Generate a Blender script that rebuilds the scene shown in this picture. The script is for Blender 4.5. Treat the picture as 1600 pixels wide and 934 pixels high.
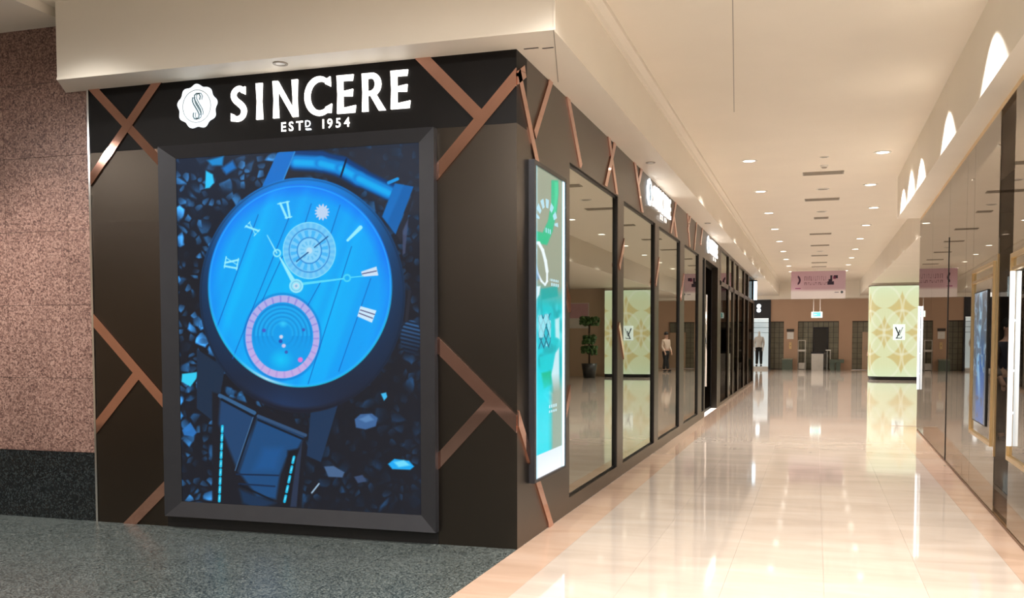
import bpy, math, random
import numpy as np
from mathutils import Matrix, Vector
random.seed(7)
rng = np.random.default_rng(11)
for o in list(bpy.data.objects):
    bpy.data.objects.remove(o)
SC = bpy.context.scene
COL = SC.collection

# ------------------------------------------------------------------ camera
cam_d = bpy.data.cameras.new('camera')
cam = bpy.data.objects.new('camera', cam_d)
COL.objects.link(cam)
SC.camera = cam
yaw, pitch, roll = 0.3048, -0.0490, -0.0016
fw = Vector((-math.sin(yaw) * math.cos(pitch), math.cos(yaw) * math.cos(pitch), math.sin(pitch)))
rt = Vector((math.cos(yaw), math.sin(yaw), 0))
up = rt.cross(fw)
r2 = rt * math.cos(roll) + up * math.sin(roll)
u2 = -rt * math.sin(roll) + up * math.cos(roll)
cam.matrix_world = Matrix(((r2.x, u2.x, -fw.x, 2.0077), (r2.y, u2.y, -fw.y, -6.5), (r2.z, u2.z, -fw.z, 1.5), (0, 0, 0, 1)))
cam_d.sensor_fit = 'HORIZONTAL'
cam_d.sensor_width = 36
cam_d.lens = 1507.37 / 1600 * 36
cam_d.shift_y = (602.55 - 467) / 1600
cam_d.clip_end = 300

# ------------------------------------------------------------------ world, view, lights
wd = bpy.data.worlds.new('world')
SC.world = wd
wd.use_nodes = True
wd.node_tree.nodes['Background'].inputs[0].default_value = (1.0, 0.95, 0.88, 1)
wd.node_tree.nodes['Background'].inputs[1].default_value = 1.3
SC.view_settings.view_transform = 'Standard'
SC.view_settings.look = 'None'
SC.view_settings.exposure = 0.36
SC.view_settings.gamma = 1.0
SC.view_settings.use_curve_mapping = False

WARM = (1.0, 0.96, 0.90)
NEUTRAL = (1.0, 0.97, 0.92)
def spot(name, loc, power, angle=120, blend=0.7, tilt=(0, 0), col=WARM, radius=0.05):
    l = bpy.data.lights.new(name, 'SPOT')
    l.energy = power
    l.spot_size = math.radians(angle)
    l.spot_blend = blend
    l.color = col
    l.shadow_soft_size = radius
    o = bpy.data.objects.new(name, l)
    o.location = loc
    o.rotation_euler = (math.radians(tilt[0]), math.radians(tilt[1]), 0)
    COL.objects.link(o)
    return o
P_DOWN = 310
ZC = 4.10        # corridor ceiling height
ROW_L = [(1.04, 8.2 + 3.1 * k) for k in range(10)]
ROW_R = [(2.87, 8.1), (2.86, 11.1)] + [(3.08, 14.2 + 3.15 * k) for k in range(8)]
for x, y in ROW_L + ROW_R:
    spot('down_spot', (x, y, ZC - 0.03), P_DOWN * (1 if y < 24 else 0.85), 116)
# unseen lamps added to light the hall, above and behind the camera
for x, y in [(1.04, -1.1), (2.87, -1.1), (1.04, -4.2), (2.87, -4.2), (1.04, -7.3), (2.87, -7.3)]:
    spot('down_spot', (x, y, ZC - 0.03), P_DOWN, 140)
for x, y in [(0.1, -3.6), (-4.4, -3.4), (-1.3, -7.4), (-6.0, -7.4), (-7.2, -4.5)]:
    spot('down_spot', (x, y, ZC - 0.03), 300, 178, 0.35, col=NEUTRAL, radius=0.09)  # added spots, cones widened to brighten the bulkhead face
# wall washers along the right bulkhead: their scallops show on its face
for y in (-1.1, 1.55, 4.15, 6.75, 9.35):
    spot('wall_washer_beam', (2.84, y, ZC - 0.02), 175, 100, 0.12)
# wall washers on the bulkhead over the shop and on the granite wall
spot('wall_washer_beam', (-3.3, -0.98, ZC - 0.06), 55, 122, 0.7, col=NEUTRAL)
spot('wall_washer_beam', (-3.95, -1.0, ZC - 0.1), 240, 84, 0.8, (3, 0))
spot('wall_washer_beam', (-5.0, -1.0, ZC - 0.1), 210, 84, 0.8, (3, 0))

# ------------------------------------------------------------------ materials
def nt(name):
    m = bpy.data.materials.new(name)
    m.use_nodes = True
    return m, m.node_tree.nodes, m.node_tree.links, m.node_tree.nodes['Principled BSDF']
def lin(c):
    c = np.asarray(c, float) / 255.0
    return np.where(c <= 0.04045, c / 12.92, ((c + 0.055) / 1.055) ** 2.4)
def plain(name, rgb, rough=0.6, metal=0.0, spec=0.5, var=0.04, scale=8.0, bump=0.0):
    """painted / cast surface: base colour with a faint procedural tone variation"""
    m, N, L, b = nt(name)
    no = N.new('ShaderNodeTexNoise'); no.inputs['Scale'].default_value = scale; no.inputs['Detail'].default_value = 4
    tc = N.new('ShaderNodeTexCoord'); L.new(tc.outputs['Object'], no.inputs['Vector'])
    rp = N.new('ShaderNodeValToRGB')
    rp.color_ramp.elements[0].position = 0.3; rp.color_ramp.elements[1].position = 0.7
    rp.color_ramp.elements[0].color = tuple(v * (1 - var) for v in rgb) + (1,)
    rp.color_ramp.elements[1].color = tuple(min(1, v * (1 + var)) for v in rgb) + (1,)
    L.new(no.outputs['Fac'], rp.inputs[0]); L.new(rp.outputs[0], b.inputs['Base Color'])
    b.inputs['Roughness'].default_value = rough; b.inputs['Metallic'].default_value = metal
    b.inputs['Specular IOR Level'].default_value = spec
    if bump:
        bp = N.new('ShaderNodeBump'); bp.inputs['Strength'].default_value = bump; bp.inputs['Distance'].default_value = 0.002
        L.new(no.outputs['Fac'], bp.inputs['Height']); L.new(bp.outputs[0], b.inputs['Normal'])
    return m
def granite(name, dark, mid, light, rough=0.3, scale=160, spec=0.5):
    m, N, L, b = nt(name)
    tc = N.new('ShaderNodeTexCoord')
    v = N.new('ShaderNodeTexVoronoi'); v.inputs['Scale'].default_value = scale; L.new(tc.outputs['Object'], v.inputs['Vector'])
    n1 = N.new('ShaderNodeTexNoise'); n1.inputs['Scale'].default_value = scale * 0.6; n1.inputs['Detail'].default_value = 6; L.new(tc.outputs['Object'], n1.inputs['Vector'])
    n2 = N.new('ShaderNodeTexNoise'); n2.inputs['Scale'].default_value = 2.2; n2.inputs['Detail'].default_value = 3; L.new(tc.outputs['Object'], n2.inputs['Vector'])
    sp = N.new('ShaderNodeSeparateColor'); L.new(v.outputs['Color'], sp.inputs[0])
    a = N.new('ShaderNodeMath'); a.operation = 'ADD'; L.new(sp.outputs[0], a.inputs[0]); L.new(n1.outputs['Fac'], a.inputs[1])
    h = N.new('ShaderNodeMath'); h.operation = 'MULTIPLY'; h.inputs[1].default_value = 0.5; L.new(a.outputs[0], h.inputs[0])
    rp = N.new('ShaderNodeValToRGB'); e = rp.color_ramp.elements
    e[0].position = 0.22; e[0].color = dark + (1,); e[1].position = 0.78; e[1].color = light + (1,)
    k = e.new(0.5); k.color = mid + (1,)
    L.new(h.outputs[0], rp.inputs[0])
    mx = N.new('ShaderNodeMix'); mx.data_type = 'RGBA'; mx.blend_type = 'MULTIPLY'; mx.inputs[0].default_value = 0.35
    r2_ = N.new('ShaderNodeValToRGB'); r2_.color_ramp.elements[0].position = 0.35; r2_.color_ramp.elements[0].color = (0.6, 0.6, 0.6, 1); r2_.color_ramp.elements[1].position = 0.65
    L.new(n2.outputs['Fac'], r2_.inputs[0])
    L.new(rp.outputs[0], mx.inputs[6]); L.new(r2_.outputs[0], mx.inputs[7]); L.new(mx.outputs[2], b.inputs['Base Color'])
    b.inputs['Roughness'].default_value = rough; b.inputs['Specular IOR Level'].default_value = spec
    return m
def marble(name, c1, c2, c3, rough=0.07, spec=0.6):
    m, N, L, b = nt(name)
    g = N.new('ShaderNodeNewGeometry')
    mp = N.new('ShaderNodeMapping'); mp.inputs['Scale'].default_value = (0.5, 1.6, 1); mp.inputs['Rotation'].default_value = (0, 0, 0.35); L.new(g.outputs['Position'], mp.inputs['Vector'])
    n1 = N.new('ShaderNodeTexNoise'); n1.inputs['Scale'].default_value = 2.0; n1.inputs['Detail'].default_value = 7; n1.inputs['Distortion'].default_value = 0.8; L.new(mp.outputs[0], n1.inputs['Vector'])
    rp = N.new('ShaderNodeValToRGB'); e = rp.color_ramp.elements
    e[0].position = 0.3; e[0].color = c1 + (1,); e[1].position = 0.72; e[1].color = c3 + (1,); k = e.new(0.5); k.color = c2 + (1,)
    L.new(n1.outputs['Fac'], rp.inputs[0])
    oi = N.new('ShaderNodeObjectInfo')
    mr = N.new('ShaderNodeMapRange'); mr.inputs[3].default_value = 0.96; mr.inputs[4].default_value = 1.03; L.new(oi.outputs['Random'], mr.inputs[0])
    mx = N.new('ShaderNodeVectorMath'); mx.operation = 'SCALE'; L.new(rp.outputs[0], mx.inputs[0]); L.new(mr.outputs[0], mx.inputs['Scale'])
    L.new(mx.outputs[0], b.inputs['Base Color'])
    b.inputs['Roughness'].default_value = rough; b.inputs['Specular IOR Level'].default_value = spec
    return m
def glow(name, rgb, strength):
    m, N, L, b = nt(name)
    b.inputs['Base Color'].default_value = tuple(rgb) + (1,)
    b.inputs['Emission Color'].default_value = tuple(rgb) + (1,)
    b.inputs['Emission Strength'].default_value = strength
    return m
def painted(name, strength, rough=0.25, emit=True, spec=0.3):
    """picture whose colours are stored on the surface: a lit screen or a print"""
    m, N, L, b = nt(name)
    a = N.new('ShaderNodeAttribute'); a.attribute_name = 'Col'
    if emit:
        b.inputs['Base Color'].default_value = (0.01, 0.01, 0.012, 1)
        L.new(a.outputs['Color'], b.inputs['Emission Color']); b.inputs['Emission Strength'].default_value = strength
    else:
        L.new(a.outputs['Color'], b.inputs['Base Color'])
    b.inputs['Roughness'].default_value = rough; b.inputs['Specular IOR Level'].default_value = spec
    return m
def mirror_glass(name, tint, fac, clear=(0.5, 0.46, 0.4)):
    """reflective coated glazing: part mirror, part see-through"""
    m, N, L, b = nt(name)
    N.remove(b)
    g = N.new('ShaderNodeBsdfGlossy'); g.inputs['Color'].default_value = tint + (1,); g.inputs['Roughness'].default_value = 0.008
    no = N.new('ShaderNodeTexNoise'); no.inputs['Scale'].default_value = 0.7
    bp = N.new('ShaderNodeBump'); bp.inputs['Strength'].default_value = 0.02; bp.inputs['Distance'].default_value = 0.02
    L.new(no.outputs['Fac'], bp.inputs['Height']); L.new(bp.outputs[0], g.inputs['Normal'])
    t = N.new('ShaderNodeBsdfTransparent'); t.inputs['Color'].default_value = clear + (1,)
    x = N.new('ShaderNodeMixShader'); x.inputs[0].default_value = fac
    L.new(t.outputs[0], x.inputs[1]); L.new(g.outputs[0], x.inputs[2]); L.new(x.outputs[0], N['Material Output'].inputs[0])
    return m
M = {}
M['cream'] = plain('cream_paint', (0.86, 0.79, 0.685), 0.55, var=0.015, scale=1.5)
M['cream2'] = plain('cream_paint_bulkhead', (0.86, 0.795, 0.695), 0.5, var=0.015, scale=1.5)
M['white'] = plain('white_enamel', (0.82, 0.80, 0.76), 0.4)
M['pink_granite'] = granite('pink_granite', (0.075, 0.035, 0.03), (0.24, 0.135, 0.11), (0.42, 0.27, 0.22), 0.35, 90)
M['dark_granite'] = granite('dark_granite', (0.001, 0.002, 0.003), (0.007, 0.010, 0.012), (0.035, 0.043, 0.045), 0.2, 90)
M['grey_granite'] = granite('grey_granite', (0.010, 0.013, 0.013), (0.054, 0.067, 0.065), (0.20, 0.225, 0.215), 0.28, 120)
M['marble'] = marble('beige_marble', (0.475, 0.395, 0.335), (0.53, 0.445, 0.38), (0.575, 0.495, 0.43), 0.05)
M['border'] = marble('pink_marble', (0.45, 0.305, 0.22), (0.525, 0.365, 0.272), (0.565, 0.415, 0.325), 0.06)
M['grout'] = plain('grout', (0.56, 0.47, 0.39), 0.7)
M['grout_mid'] = plain('grout_mid', (0.11, 0.12, 0.115), 0.7)
M['grout_dark'] = plain('grout_dark', (0.10, 0.10, 0.10), 0.7)
M['bronze'] = plain('satin_bronze', (0.080, 0.066, 0.054), 0.3, 1.0, var=0.05, scale=1.0)
M['fascia'] = plain('dark_reflection_fascia', (0.009, 0.008, 0.008), 0.5, 0.0, 0.15)  # near-black colour stands in for the dark hall mirrored in the bronze
M['copper'] = plain('polished_copper', (0.66, 0.38, 0.30), 0.06, 1.0, var=0.03)
M['gold'] = plain('brushed_gold', (0.80, 0.60, 0.33), 0.28, 1.0)
M['steel'] = plain('polished_steel', (0.78, 0.79, 0.80), 0.15, 1.0)
M['frame'] = plain('charcoal_metal', (0.040, 0.040, 0.046), 0.42, 0.5)
M['dark'] = plain('black_metal', (0.012, 0.011, 0.011), 0.4, 0.3)
M['brown'] = plain('brown_trim', (0.16, 0.09, 0.05), 0.4, 0.3)
M['inside'] = plain('dark_shop_interior', (0.07, 0.055, 0.045), 0.7)
M['peach'] = plain('peach_paint', (0.50, 0.33, 0.225), 0.55, var=0.03, scale=1.0)
M['taupe'] = plain('taupe_paint', (0.26, 0.24, 0.22), 0.6)
M['beige'] = plain('beige_paint', (0.62, 0.47, 0.34), 0.5, var=0.03, scale=1.0)
M['tile_grey'] = plain('grey_green_tile', (0.30, 0.30, 0.23), 0.3, var=0.15, scale=3.0)
M['green_box'] = plain('dark_green_planter', (0.10, 0.13, 0.10), 0.5)
M['paper'] = plain('white_paper', (0.8, 0.78, 0.74), 0.7)
M['grille'] = plain('grey_grille', (0.33, 0.29, 0.24), 0.5)
M['mirror_l'] = mirror_glass('mirror_glazing', (0.66, 0.68, 0.63), 0.80)
M['mirror_r'] = mirror_glass('bronze_mirror_glazing', (0.62, 0.60, 0.565), 0.86)
M['glass_r'] = mirror_glass('bronze_clear_glazing', (0.55, 0.50, 0.45), 0.10, (0.95, 0.92, 0.88))
M['glass_dark'] = mirror_glass('dark_glazing', (0.35, 0.33, 0.30), 0.30, (0.25, 0.22, 0.2))
M['letter'] = glow('white_letter_glow', (1.0, 0.97, 0.93), 2.0)
M['letter2'] = glow('cool_letter_glow', (0.85, 0.93, 1.0), 2.0)
M['emblem'] = glow('emblem_glow', (0.86, 0.94, 1.0), 0.78)
M['emblem_line'] = plain('emblem_line', (0.25, 0.40, 0.50), 0.5)
M['emblem_soft'] = plain('emblem_soft_line', (0.62, 0.72, 0.80), 0.5)
M['lens'] = glow('lamp_lens', (1.0, 0.93, 0.80), 5.0)
M['bluelight'] = glow('blue_white_light', (0.62, 0.85, 1.0), 1.6)
M['whitelight'] = glow('lit_backdrop_glow', (0.80, 0.92, 0.95), 0.32)
M['exit'] = glow('exit_green', (0.10, 0.45, 0.46), 0.7)
M['exit_white'] = glow('exit_white', (0.85, 1.0, 0.95), 0.55)
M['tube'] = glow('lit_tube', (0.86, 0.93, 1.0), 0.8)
M['lb_edge'] = glow('lightbox_edge', (0.60, 0.88, 1.0), 1.1)
M['skin'] = plain('skin', (0.55, 0.33, 0.24), 0.5)
M['hair'] = plain('black_hair', (0.012, 0.010, 0.010), 0.5)
M['navy'] = plain('navy_cloth', (0.010, 0.014, 0.030), 0.8)
M['black_cloth'] = plain('black_cloth', (0.012, 0.012, 0.013), 0.8)
M['pale_cloth'] = plain('pale_cloth', (0.70, 0.55, 0.45), 0.8)
M['leaf'] = plain('leaf', (0.05, 0.12, 0.03), 0.5, var=0.3)
M['bark'] = plain('bark', (0.06, 0.04, 0.025), 0.8)
M['pot'] = plain('dark_pot', (0.03, 0.03, 0.03), 0.4)

# ------------------------------------------------------------------ mesh helpers
class MB:
    def __init__(s):
        s.v = []; s.f = []
    def add(s, vs, fs):
        n = len(s.v); s.v += [tuple(p) for p in vs]; s.f += [tuple(i + n for i in f) for f in fs]; return s
    def box(s, x0, x1, y0, y1, z0, z1):
        return s.add([(x0, y0, z0), (x1, y0, z0), (x1, y1, z0), (x0, y1, z0), (x0, y0, z1), (x1, y0, z1), (x1, y1, z1), (x0, y1, z1)],
                     [(0, 3, 2, 1), (4, 5, 6, 7), (0, 1, 5, 4), (1, 2, 6, 5), (2, 3, 7, 6), (3, 0, 4, 7)])
    def prism(s, poly, fn, a, b):
        """poly in 2D, fn(u, v, depth) -> xyz, extruded between depths a and b"""
        n = len(poly)
        vs = [fn(u, v, a) for u, v in poly] + [fn(u, v, b) for u, v in poly]
        fs = [tuple(range(n - 1, -1, -1)), tuple(range(n, 2 * n))] + [(i, (i + 1) % n, n + (i + 1) % n, n + i) for i in range(n)]
        return s.add(vs, fs)
    def strip(s, pts, ws, fn, a, b):
        """stroke of varying width along 2D pts"""
        L_, R_ = [], []
        for i, (x, y) in enumerate(pts):
            p = pts[max(0, i - 1)]; q = pts[min(len(pts) - 1, i + 1)]
            dx, dy = q[0] - p[0], q[1] - p[1]; d = math.hypot(dx, dy) or 1
            nx, ny = -dy / d, dx / d; w = ws[i] if hasattr(ws, '__len__') else ws
            L_.append((x + nx * w / 2, y + ny * w / 2)); R_.append((x - nx * w / 2, y - ny * w / 2))
        for i in range(len(pts) - 1):
            s.prism([R_[i], R_[i + 1], L_[i + 1], L_[i]], fn, a, b)
        return s
    def cyl(s, p, q, r0, r1=None, n=16):
        r1 = r0 if r1 is None else r1
        p = Vector(p); q = Vector(q); d = (q - p).normalized()
        a = d.orthogonal().normalized(); b = d.cross(a)
        c = [(math.cos(2 * math.pi * i / n), math.sin(2 * math.pi * i / n)) for i in range(n)]
        vs = [p + a * x * r0 + b * y * r0 for x, y in c] + [q + a * x * r1 + b * y * r1 for x, y in c]
        fs = [tuple(range(n - 1, -1, -1)), tuple(range(n, 2 * n))] + [(i, (i + 1) % n, n + (i + 1) % n, n + i) for i in range(n)]
        return s.add(vs, fs)
    def ring(s, c, ri, ro, z0, z1, n=20):
        vs = []
        for z in (z0, z1):
            for r in (ri, ro):
                vs += [(c[0] + r * math.cos(2 * math.pi * i / n), c[1] + r * math.sin(2 * math.pi * i / n), z) for i in range(n)]
        fs = []
        for i in range(n):
            j = (i + 1) % n
            fs += [(i, j, n + j, n + i)[::-1], (2 * n + i, 2 * n + j, 3 * n + j, 3 * n + i), (n + i, n + j, 3 * n + j, 3 * n + i), (j, i, 2 * n + i, 2 * n + j)]
        return s.add(vs, fs)
    def sphere(s, c, r, sx=1, sy=1, sz=1, n=10, m=7):
        vs = [(c[0], c[1], c[2] + r * sz)]
        for j in range(1, m):
            t = math.pi * j / m
            vs += [(c[0] + r * sx * math.sin(t) * math.cos(2 * math.pi * i / n), c[1] + r * sy * math.sin(t) * math.sin(2 * math.pi * i / n), c[2] + r * sz * math.cos(t)) for i in range(n)]
        vs.append((c[0], c[1], c[2] - r * sz)); e = len(vs) - 1
        fs = [(0, 1 + i, 1 + (i + 1) % n) for i in range(n)]
        for j in range(m - 2):
            for i in range(n):
                a = 1 + j * n + i; b = 1 + j * n + (i + 1) % n
                fs.append((a, a + n, b + n, b))
        k = 1 + (m - 2) * n
        fs += [(e, k + (i + 1) % n, k + i) for i in range(n)]
        return s.add(vs, fs)
    def build(s, name, mat, parent=None, smooth=False):
        me = bpy.data.meshes.new(name)
        me.from_pydata(s.v, [], s.f); me.update()
        me.materials.append(M[mat] if isinstance(mat, str) else mat)
        if smooth:
            me.polygons.foreach_set('use_smooth', [True] * len(me.polygons))
        return link(name, me, parent)
def link(name, me, parent=None):
    o = bpy.data.objects.new(name, me); COL.objects.link(o)
    if parent is not None:
        o.parent = parent
        o.matrix_parent_inverse = Matrix.Translation(-parent.location) if parent.type == 'EMPTY' else Matrix.Identity(4)
    return o
def tag(o, label=None, cat=None, group=None, kind=None):
    if label: o['label'] = label
    if cat: o['category'] = cat
    if group: o['group'] = group
    if kind: o['kind'] = kind
    return o
def empty(name, loc, label=None, cat=None, group=None, kind=None):
    o = bpy.data.objects.new(name, None); o.location = loc; o.empty_display_size = 0.1; COL.objects.link(o)
    return tag(o, label, cat, group, kind)
def box(name, mat, parent, *a):
    return MB().box(*a).build(name, mat, parent)
FRONT = lambda d0=0.0: (lambda u, v, d: (u, d0 - d, v))        # u = X, v = Z, depth towards -Y
SIDE = lambda d0=0.0: (lambda u, v, d: (d0 + d, u, v))         # u = Y, v = Z, depth towards +X
def paint_grid(name, mat, parent, pos, u0, u1, v0, v1, nu, nv, fn):
    """flat picture: a fine grid of vertices coloured by fn(u, v) -> sRGB 0..255"""
    uu, vv = np.meshgrid(np.linspace(u0, u1, nu), np.linspace(v0, v1, nv))
    co = pos(uu, vv).reshape(-1, 3)
    idx = np.arange(nu * nv).reshape(nv, nu)
    q = np.stack([idx[:-1, :-1], idx[:-1, 1:], idx[1:, 1:], idx[1:, :-1]], -1).reshape(-1, 4)
    me = bpy.data.meshes.new(name)
    me.vertices.add(len(co)); me.vertices.foreach_set('co', co.astype(np.float32).ravel())
    me.loops.add(q.size); me.loops.foreach_set('vertex_index', q.astype(np.int32).ravel())
    me.polygons.add(len(q)); me.polygons.foreach_set('loop_start', np.arange(0, q.size, 4, dtype=np.int32))
    me.update(calc_edges=True)
    c = lin(np.clip(fn(uu, vv), 0, 255)).reshape(-1, 3)
    at = me.attributes.new('Col', 'FLOAT_COLOR', 'POINT')
    at.data.foreach_set('color', np.hstack([c, np.ones((len(c), 1))]).astype(np.float32).ravel())
    me.materials.append(mat); me.validate()
    return link(name, me, parent)
def stack(*a): return np.stack(np.broadcast_arrays(*a), -1)
H = 3.505        # underside of the bulkhead above the shop
XR = 3.561       # plane of the mirrored shop on the right

# ================================================================== SETTING
# ---- floors
floor = MB().box(0, 14, -13, 45, -0.12, -0.012).build('floor', 'grout')
tag(floor, kind='structure', label='polished beige marble floor running down the mall corridor')
X0, X1 = 0.326, 3.238
tw = (X1 - X0) / 5
def tile_mesh(name, w, l, mat, t=0.012, g=0.0005):
    me = MB().box(g, w - g, g, l - g, -t, 0).build(name, mat)
    d = me.data; bpy.data.objects.remove(me); return d
tm = tile_mesh('tile', tw, tw, 'marble')
y = -2.9
rows = 0
while rows < 50:
    for i in range(5):
        o = link('tile', tm, floor); o.location = (X0 + i * tw, y, 0)
    y += tw; rows += 1
y_end = y
b = MB(); yy = y_end
while yy < 42:
    for i in range(5):
        b.box(X0 + i * tw + .0005, X0 + (i + 1) * tw - .0005, yy + .0005, yy + tw - .0005, -0.012, 0)
    yy += tw
yy = -2.9 - tw
while yy > -12.5:
    for i in range(5):
        b.box(X0 + i * tw + .0005, X0 + (i + 1) * tw - .0005, yy + .0005, yy + tw - .0005, -0.012, 0)
    yy -= tw
tag(b.build('tile_field', 'marble', floor), kind='stuff')
bm_l = tile_mesh('border_tile', X0, tw * 1.5, 'border'); bm_r = tile_mesh('border_tile', XR - X1 + 0.16, tw * 1.5, 'border')
for k in range(34):
    o = link('border_tile', bm_l, floor); o.location = (0, -2.9 + k * tw * 1.5, 0)
    if -2.9 + k * tw * 1.5 < 11:
        o = link('border_tile', bm_r, floor); o.location = (X1, -2.9 + k * tw * 1.5, 0)
b = MB()
b.box(0, X0 - .001, -12.5, -2.9, -0.012, 0).box(X1, XR + 0.1, -12.5, -2.9, -0.012, 0).box(0, X0 - .001, -2.9 + 34 * tw * 1.5, 44, -0.012, 0)
tag(b.build('border_field', 'border', floor), kind='stuff')
b = MB()
for i in range(11):
    for k in range(18):
        ya = -2.9 + 24 * tw * 1 + k * 1.6
        if ya > 9.5 and ya < 42: b.box(XR + i * 0.9, XR + (i + 1) * 0.9 - .002, max(ya, 11.2), ya + 1.598, -0.012, 0)
b.box(X1, XR - .001, 11.2, 44, -0.012, 0)
tag(b.build('side_hall_tiles', 'marble', floor), kind='stuff')
box('left_hall_floor', 'marble', floor, -9, -0.001, 27.4, 44, -0.012, 0)

gf = MB().box(-10, 0, -13, 0.2, -0.12, -0.012).build('floor_granite', 'grout_mid')
gf.name = 'floor'
tag(gf, kind='structure', label='grey speckled granite paving in front of the watch shop')
for i in range(9):
    xa = -0.22 - 0.6 * (i - 1); xb = min(0, xa) ; xa = xb - (0.22 if i == 0 else 0.6)
    if i: xb = -0.22 - 0.6 * (i - 1); xa = xb - 0.6
    for k in range(4):
        ya = 0.02 - 1.2 * (k + 1) + (0.6 if i % 2 else 0); yb = min(ya + 1.2, 0.02)
        if yb > ya: box('paving_slab', 'grey_granite', gf, xa + .0012, xb - .0012, ya + .0012, yb - .0012, -0.012, 0)
for a_ in [(-10, -5.63, -12.5, 0.02), (-5.62, -0.002, -12.5, -4.79)]:
    tag(box('paving_field', 'grey_granite', gf, *a_, -0.012, -0.0005), kind='stuff')

# ---- granite wall on the left
gw = MB().box(-10, -3.625, 0.03, 0.4, 0, 4.5).build('wall_left', 'grout_dark')
tag(gw, kind='structure', label='pink-brown granite wall left of the watch shop')
xs = [-3.628, -3.86, -4.5, -5.14, -5.78, -6.42]
zs = [0.565, 1.178, 1.782, 2.39, 3.0, 3.6, 4.2]
for i in range(5):
    for k in range(6):
        box('granite_slab', 'pink_granite', gw, xs[i + 1] + .0015, xs[i] - .0015, 0.012, 0.03, zs[k] + .0015, zs[k + 1] - .0015)
    box('base_slab', 'dark_granite', gw, xs[i + 1] + .0005, xs[i] - .0005, 0.004, 0.03, 0, 0.563)
box('edge_strip', 'steel', gw, -3.625, -3.607, -0.012, 0.05, 0, H)

# ---- ceilings and bulkheads
ceil = MB()
for a_ in [(0.36, 3.26, -9.5, 41), (-3.64, 0.4, -9.5, -0.3), (3.2, 6, -9.5, -3), (3.26, 4.0, 10.44, 41)]:
    ceil.box(*a_, ZC, ZC + 0.2)
ceil = ceil.build('ceiling', 'cream')
tag(ceil, kind='structure', label='cream plaster ceiling of the corridor with a row of air slots')
box('left_ceiling_panel', 'cream', ceil, -10, -3.77, -9.5, 0.02, 4.045, 4.3)
box('left_ceiling_step', 'cream', ceil, -3.77, -3.60, -9.5, -0.02, 4.12, 4.3)
# bulkhead above the shop: turns the corner
b = MB(); fn = lambda u, v, d: (u, v, d)
b.prism([(-3.63, -0.32), (0.352, -0.32), (0.352, 0.03), (-3.86, 0.03)], fn, H, 4.4)
b.prism([(-0.2, 0.03), (0.352, 0.03), (0.352, 27.3), (-0.2, 27.3)], fn, H, 4.4)
b.build('bulkhead', 'cream2', ceil)
b = MB()
b.prism([(0.352, 3.985), (0.372, 3.985), (0.385, 4.02), (0.41, 4.045), (0.43, 4.06), (0.43, ZC), (0.352, ZC)], lambda u, v, d: (u, d, v), -0.32, 41)
b.build('cornice', 'cream2', ceil)
b = MB().box(0.352, 0.364, -0.328, -0.316, H, ZC).box(-3.63, 0.352, -0.326, -0.32, H, H + 0.018)
b.build('corner_bead', 'cream2', ceil)
MB().box(0.352, 0.3545, -0.3, 27, H + 0.0, H + 0.02).build('edge_bead', 'cream', ceil)
# dark shadow gaps at the corner of the soffit
box('shadow_gap', 'dark', ceil, 0.05, 0.155, 0.004, 0.02, H - 0.002, H)
box('shadow_gap', 'dark', ceil, 0.175, 0.255, 0.03, 0.046, H - 0.002, H)
b = MB(); b.prism([(0.349, -0.318), (0.354, -0.318), (0.060, 0.92), (0.052, 0.92)], fn, H - 0.0015, H)
b.build('soffit_joint', 'grille', ceil)
b = MB(); b.prism([(1.372, 1.05), (1.380, 1.05), (1.080, 5.0), (1.072, 5.0)], fn, ZC - 0.0015, ZC)
b.build('ceiling_joint', 'grille', ceil)
# right bulkhead and the lower ceiling of the side hall
b = MB().box(3.245, XR + 0.6, -9.5, 10.45, 3.43, 4.4)
b.build('bulkhead', 'cream2', ceil)
b = MB().box(3.89, 13, 10.45, 41, 3.45, 4.4).box(XR + 0.6, 3.89, 10.45, 10.6, 3.45, 4.4)
b.build('side_hall_ceiling', 'cream', ceil)
b = MB().box(-9, 0.352, 27.3, 41, H, 4.4)
b.build('left_hall_ceiling', 'cream', ceil)
b = MB().box(0.352, 3.89, 40.4, 40.7, 3.33, 4.3).box(-1, 13, 40.7, 41.6, 3.33, 3.5)
b.build('end_bulkhead', 'cream', ceil)

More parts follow.
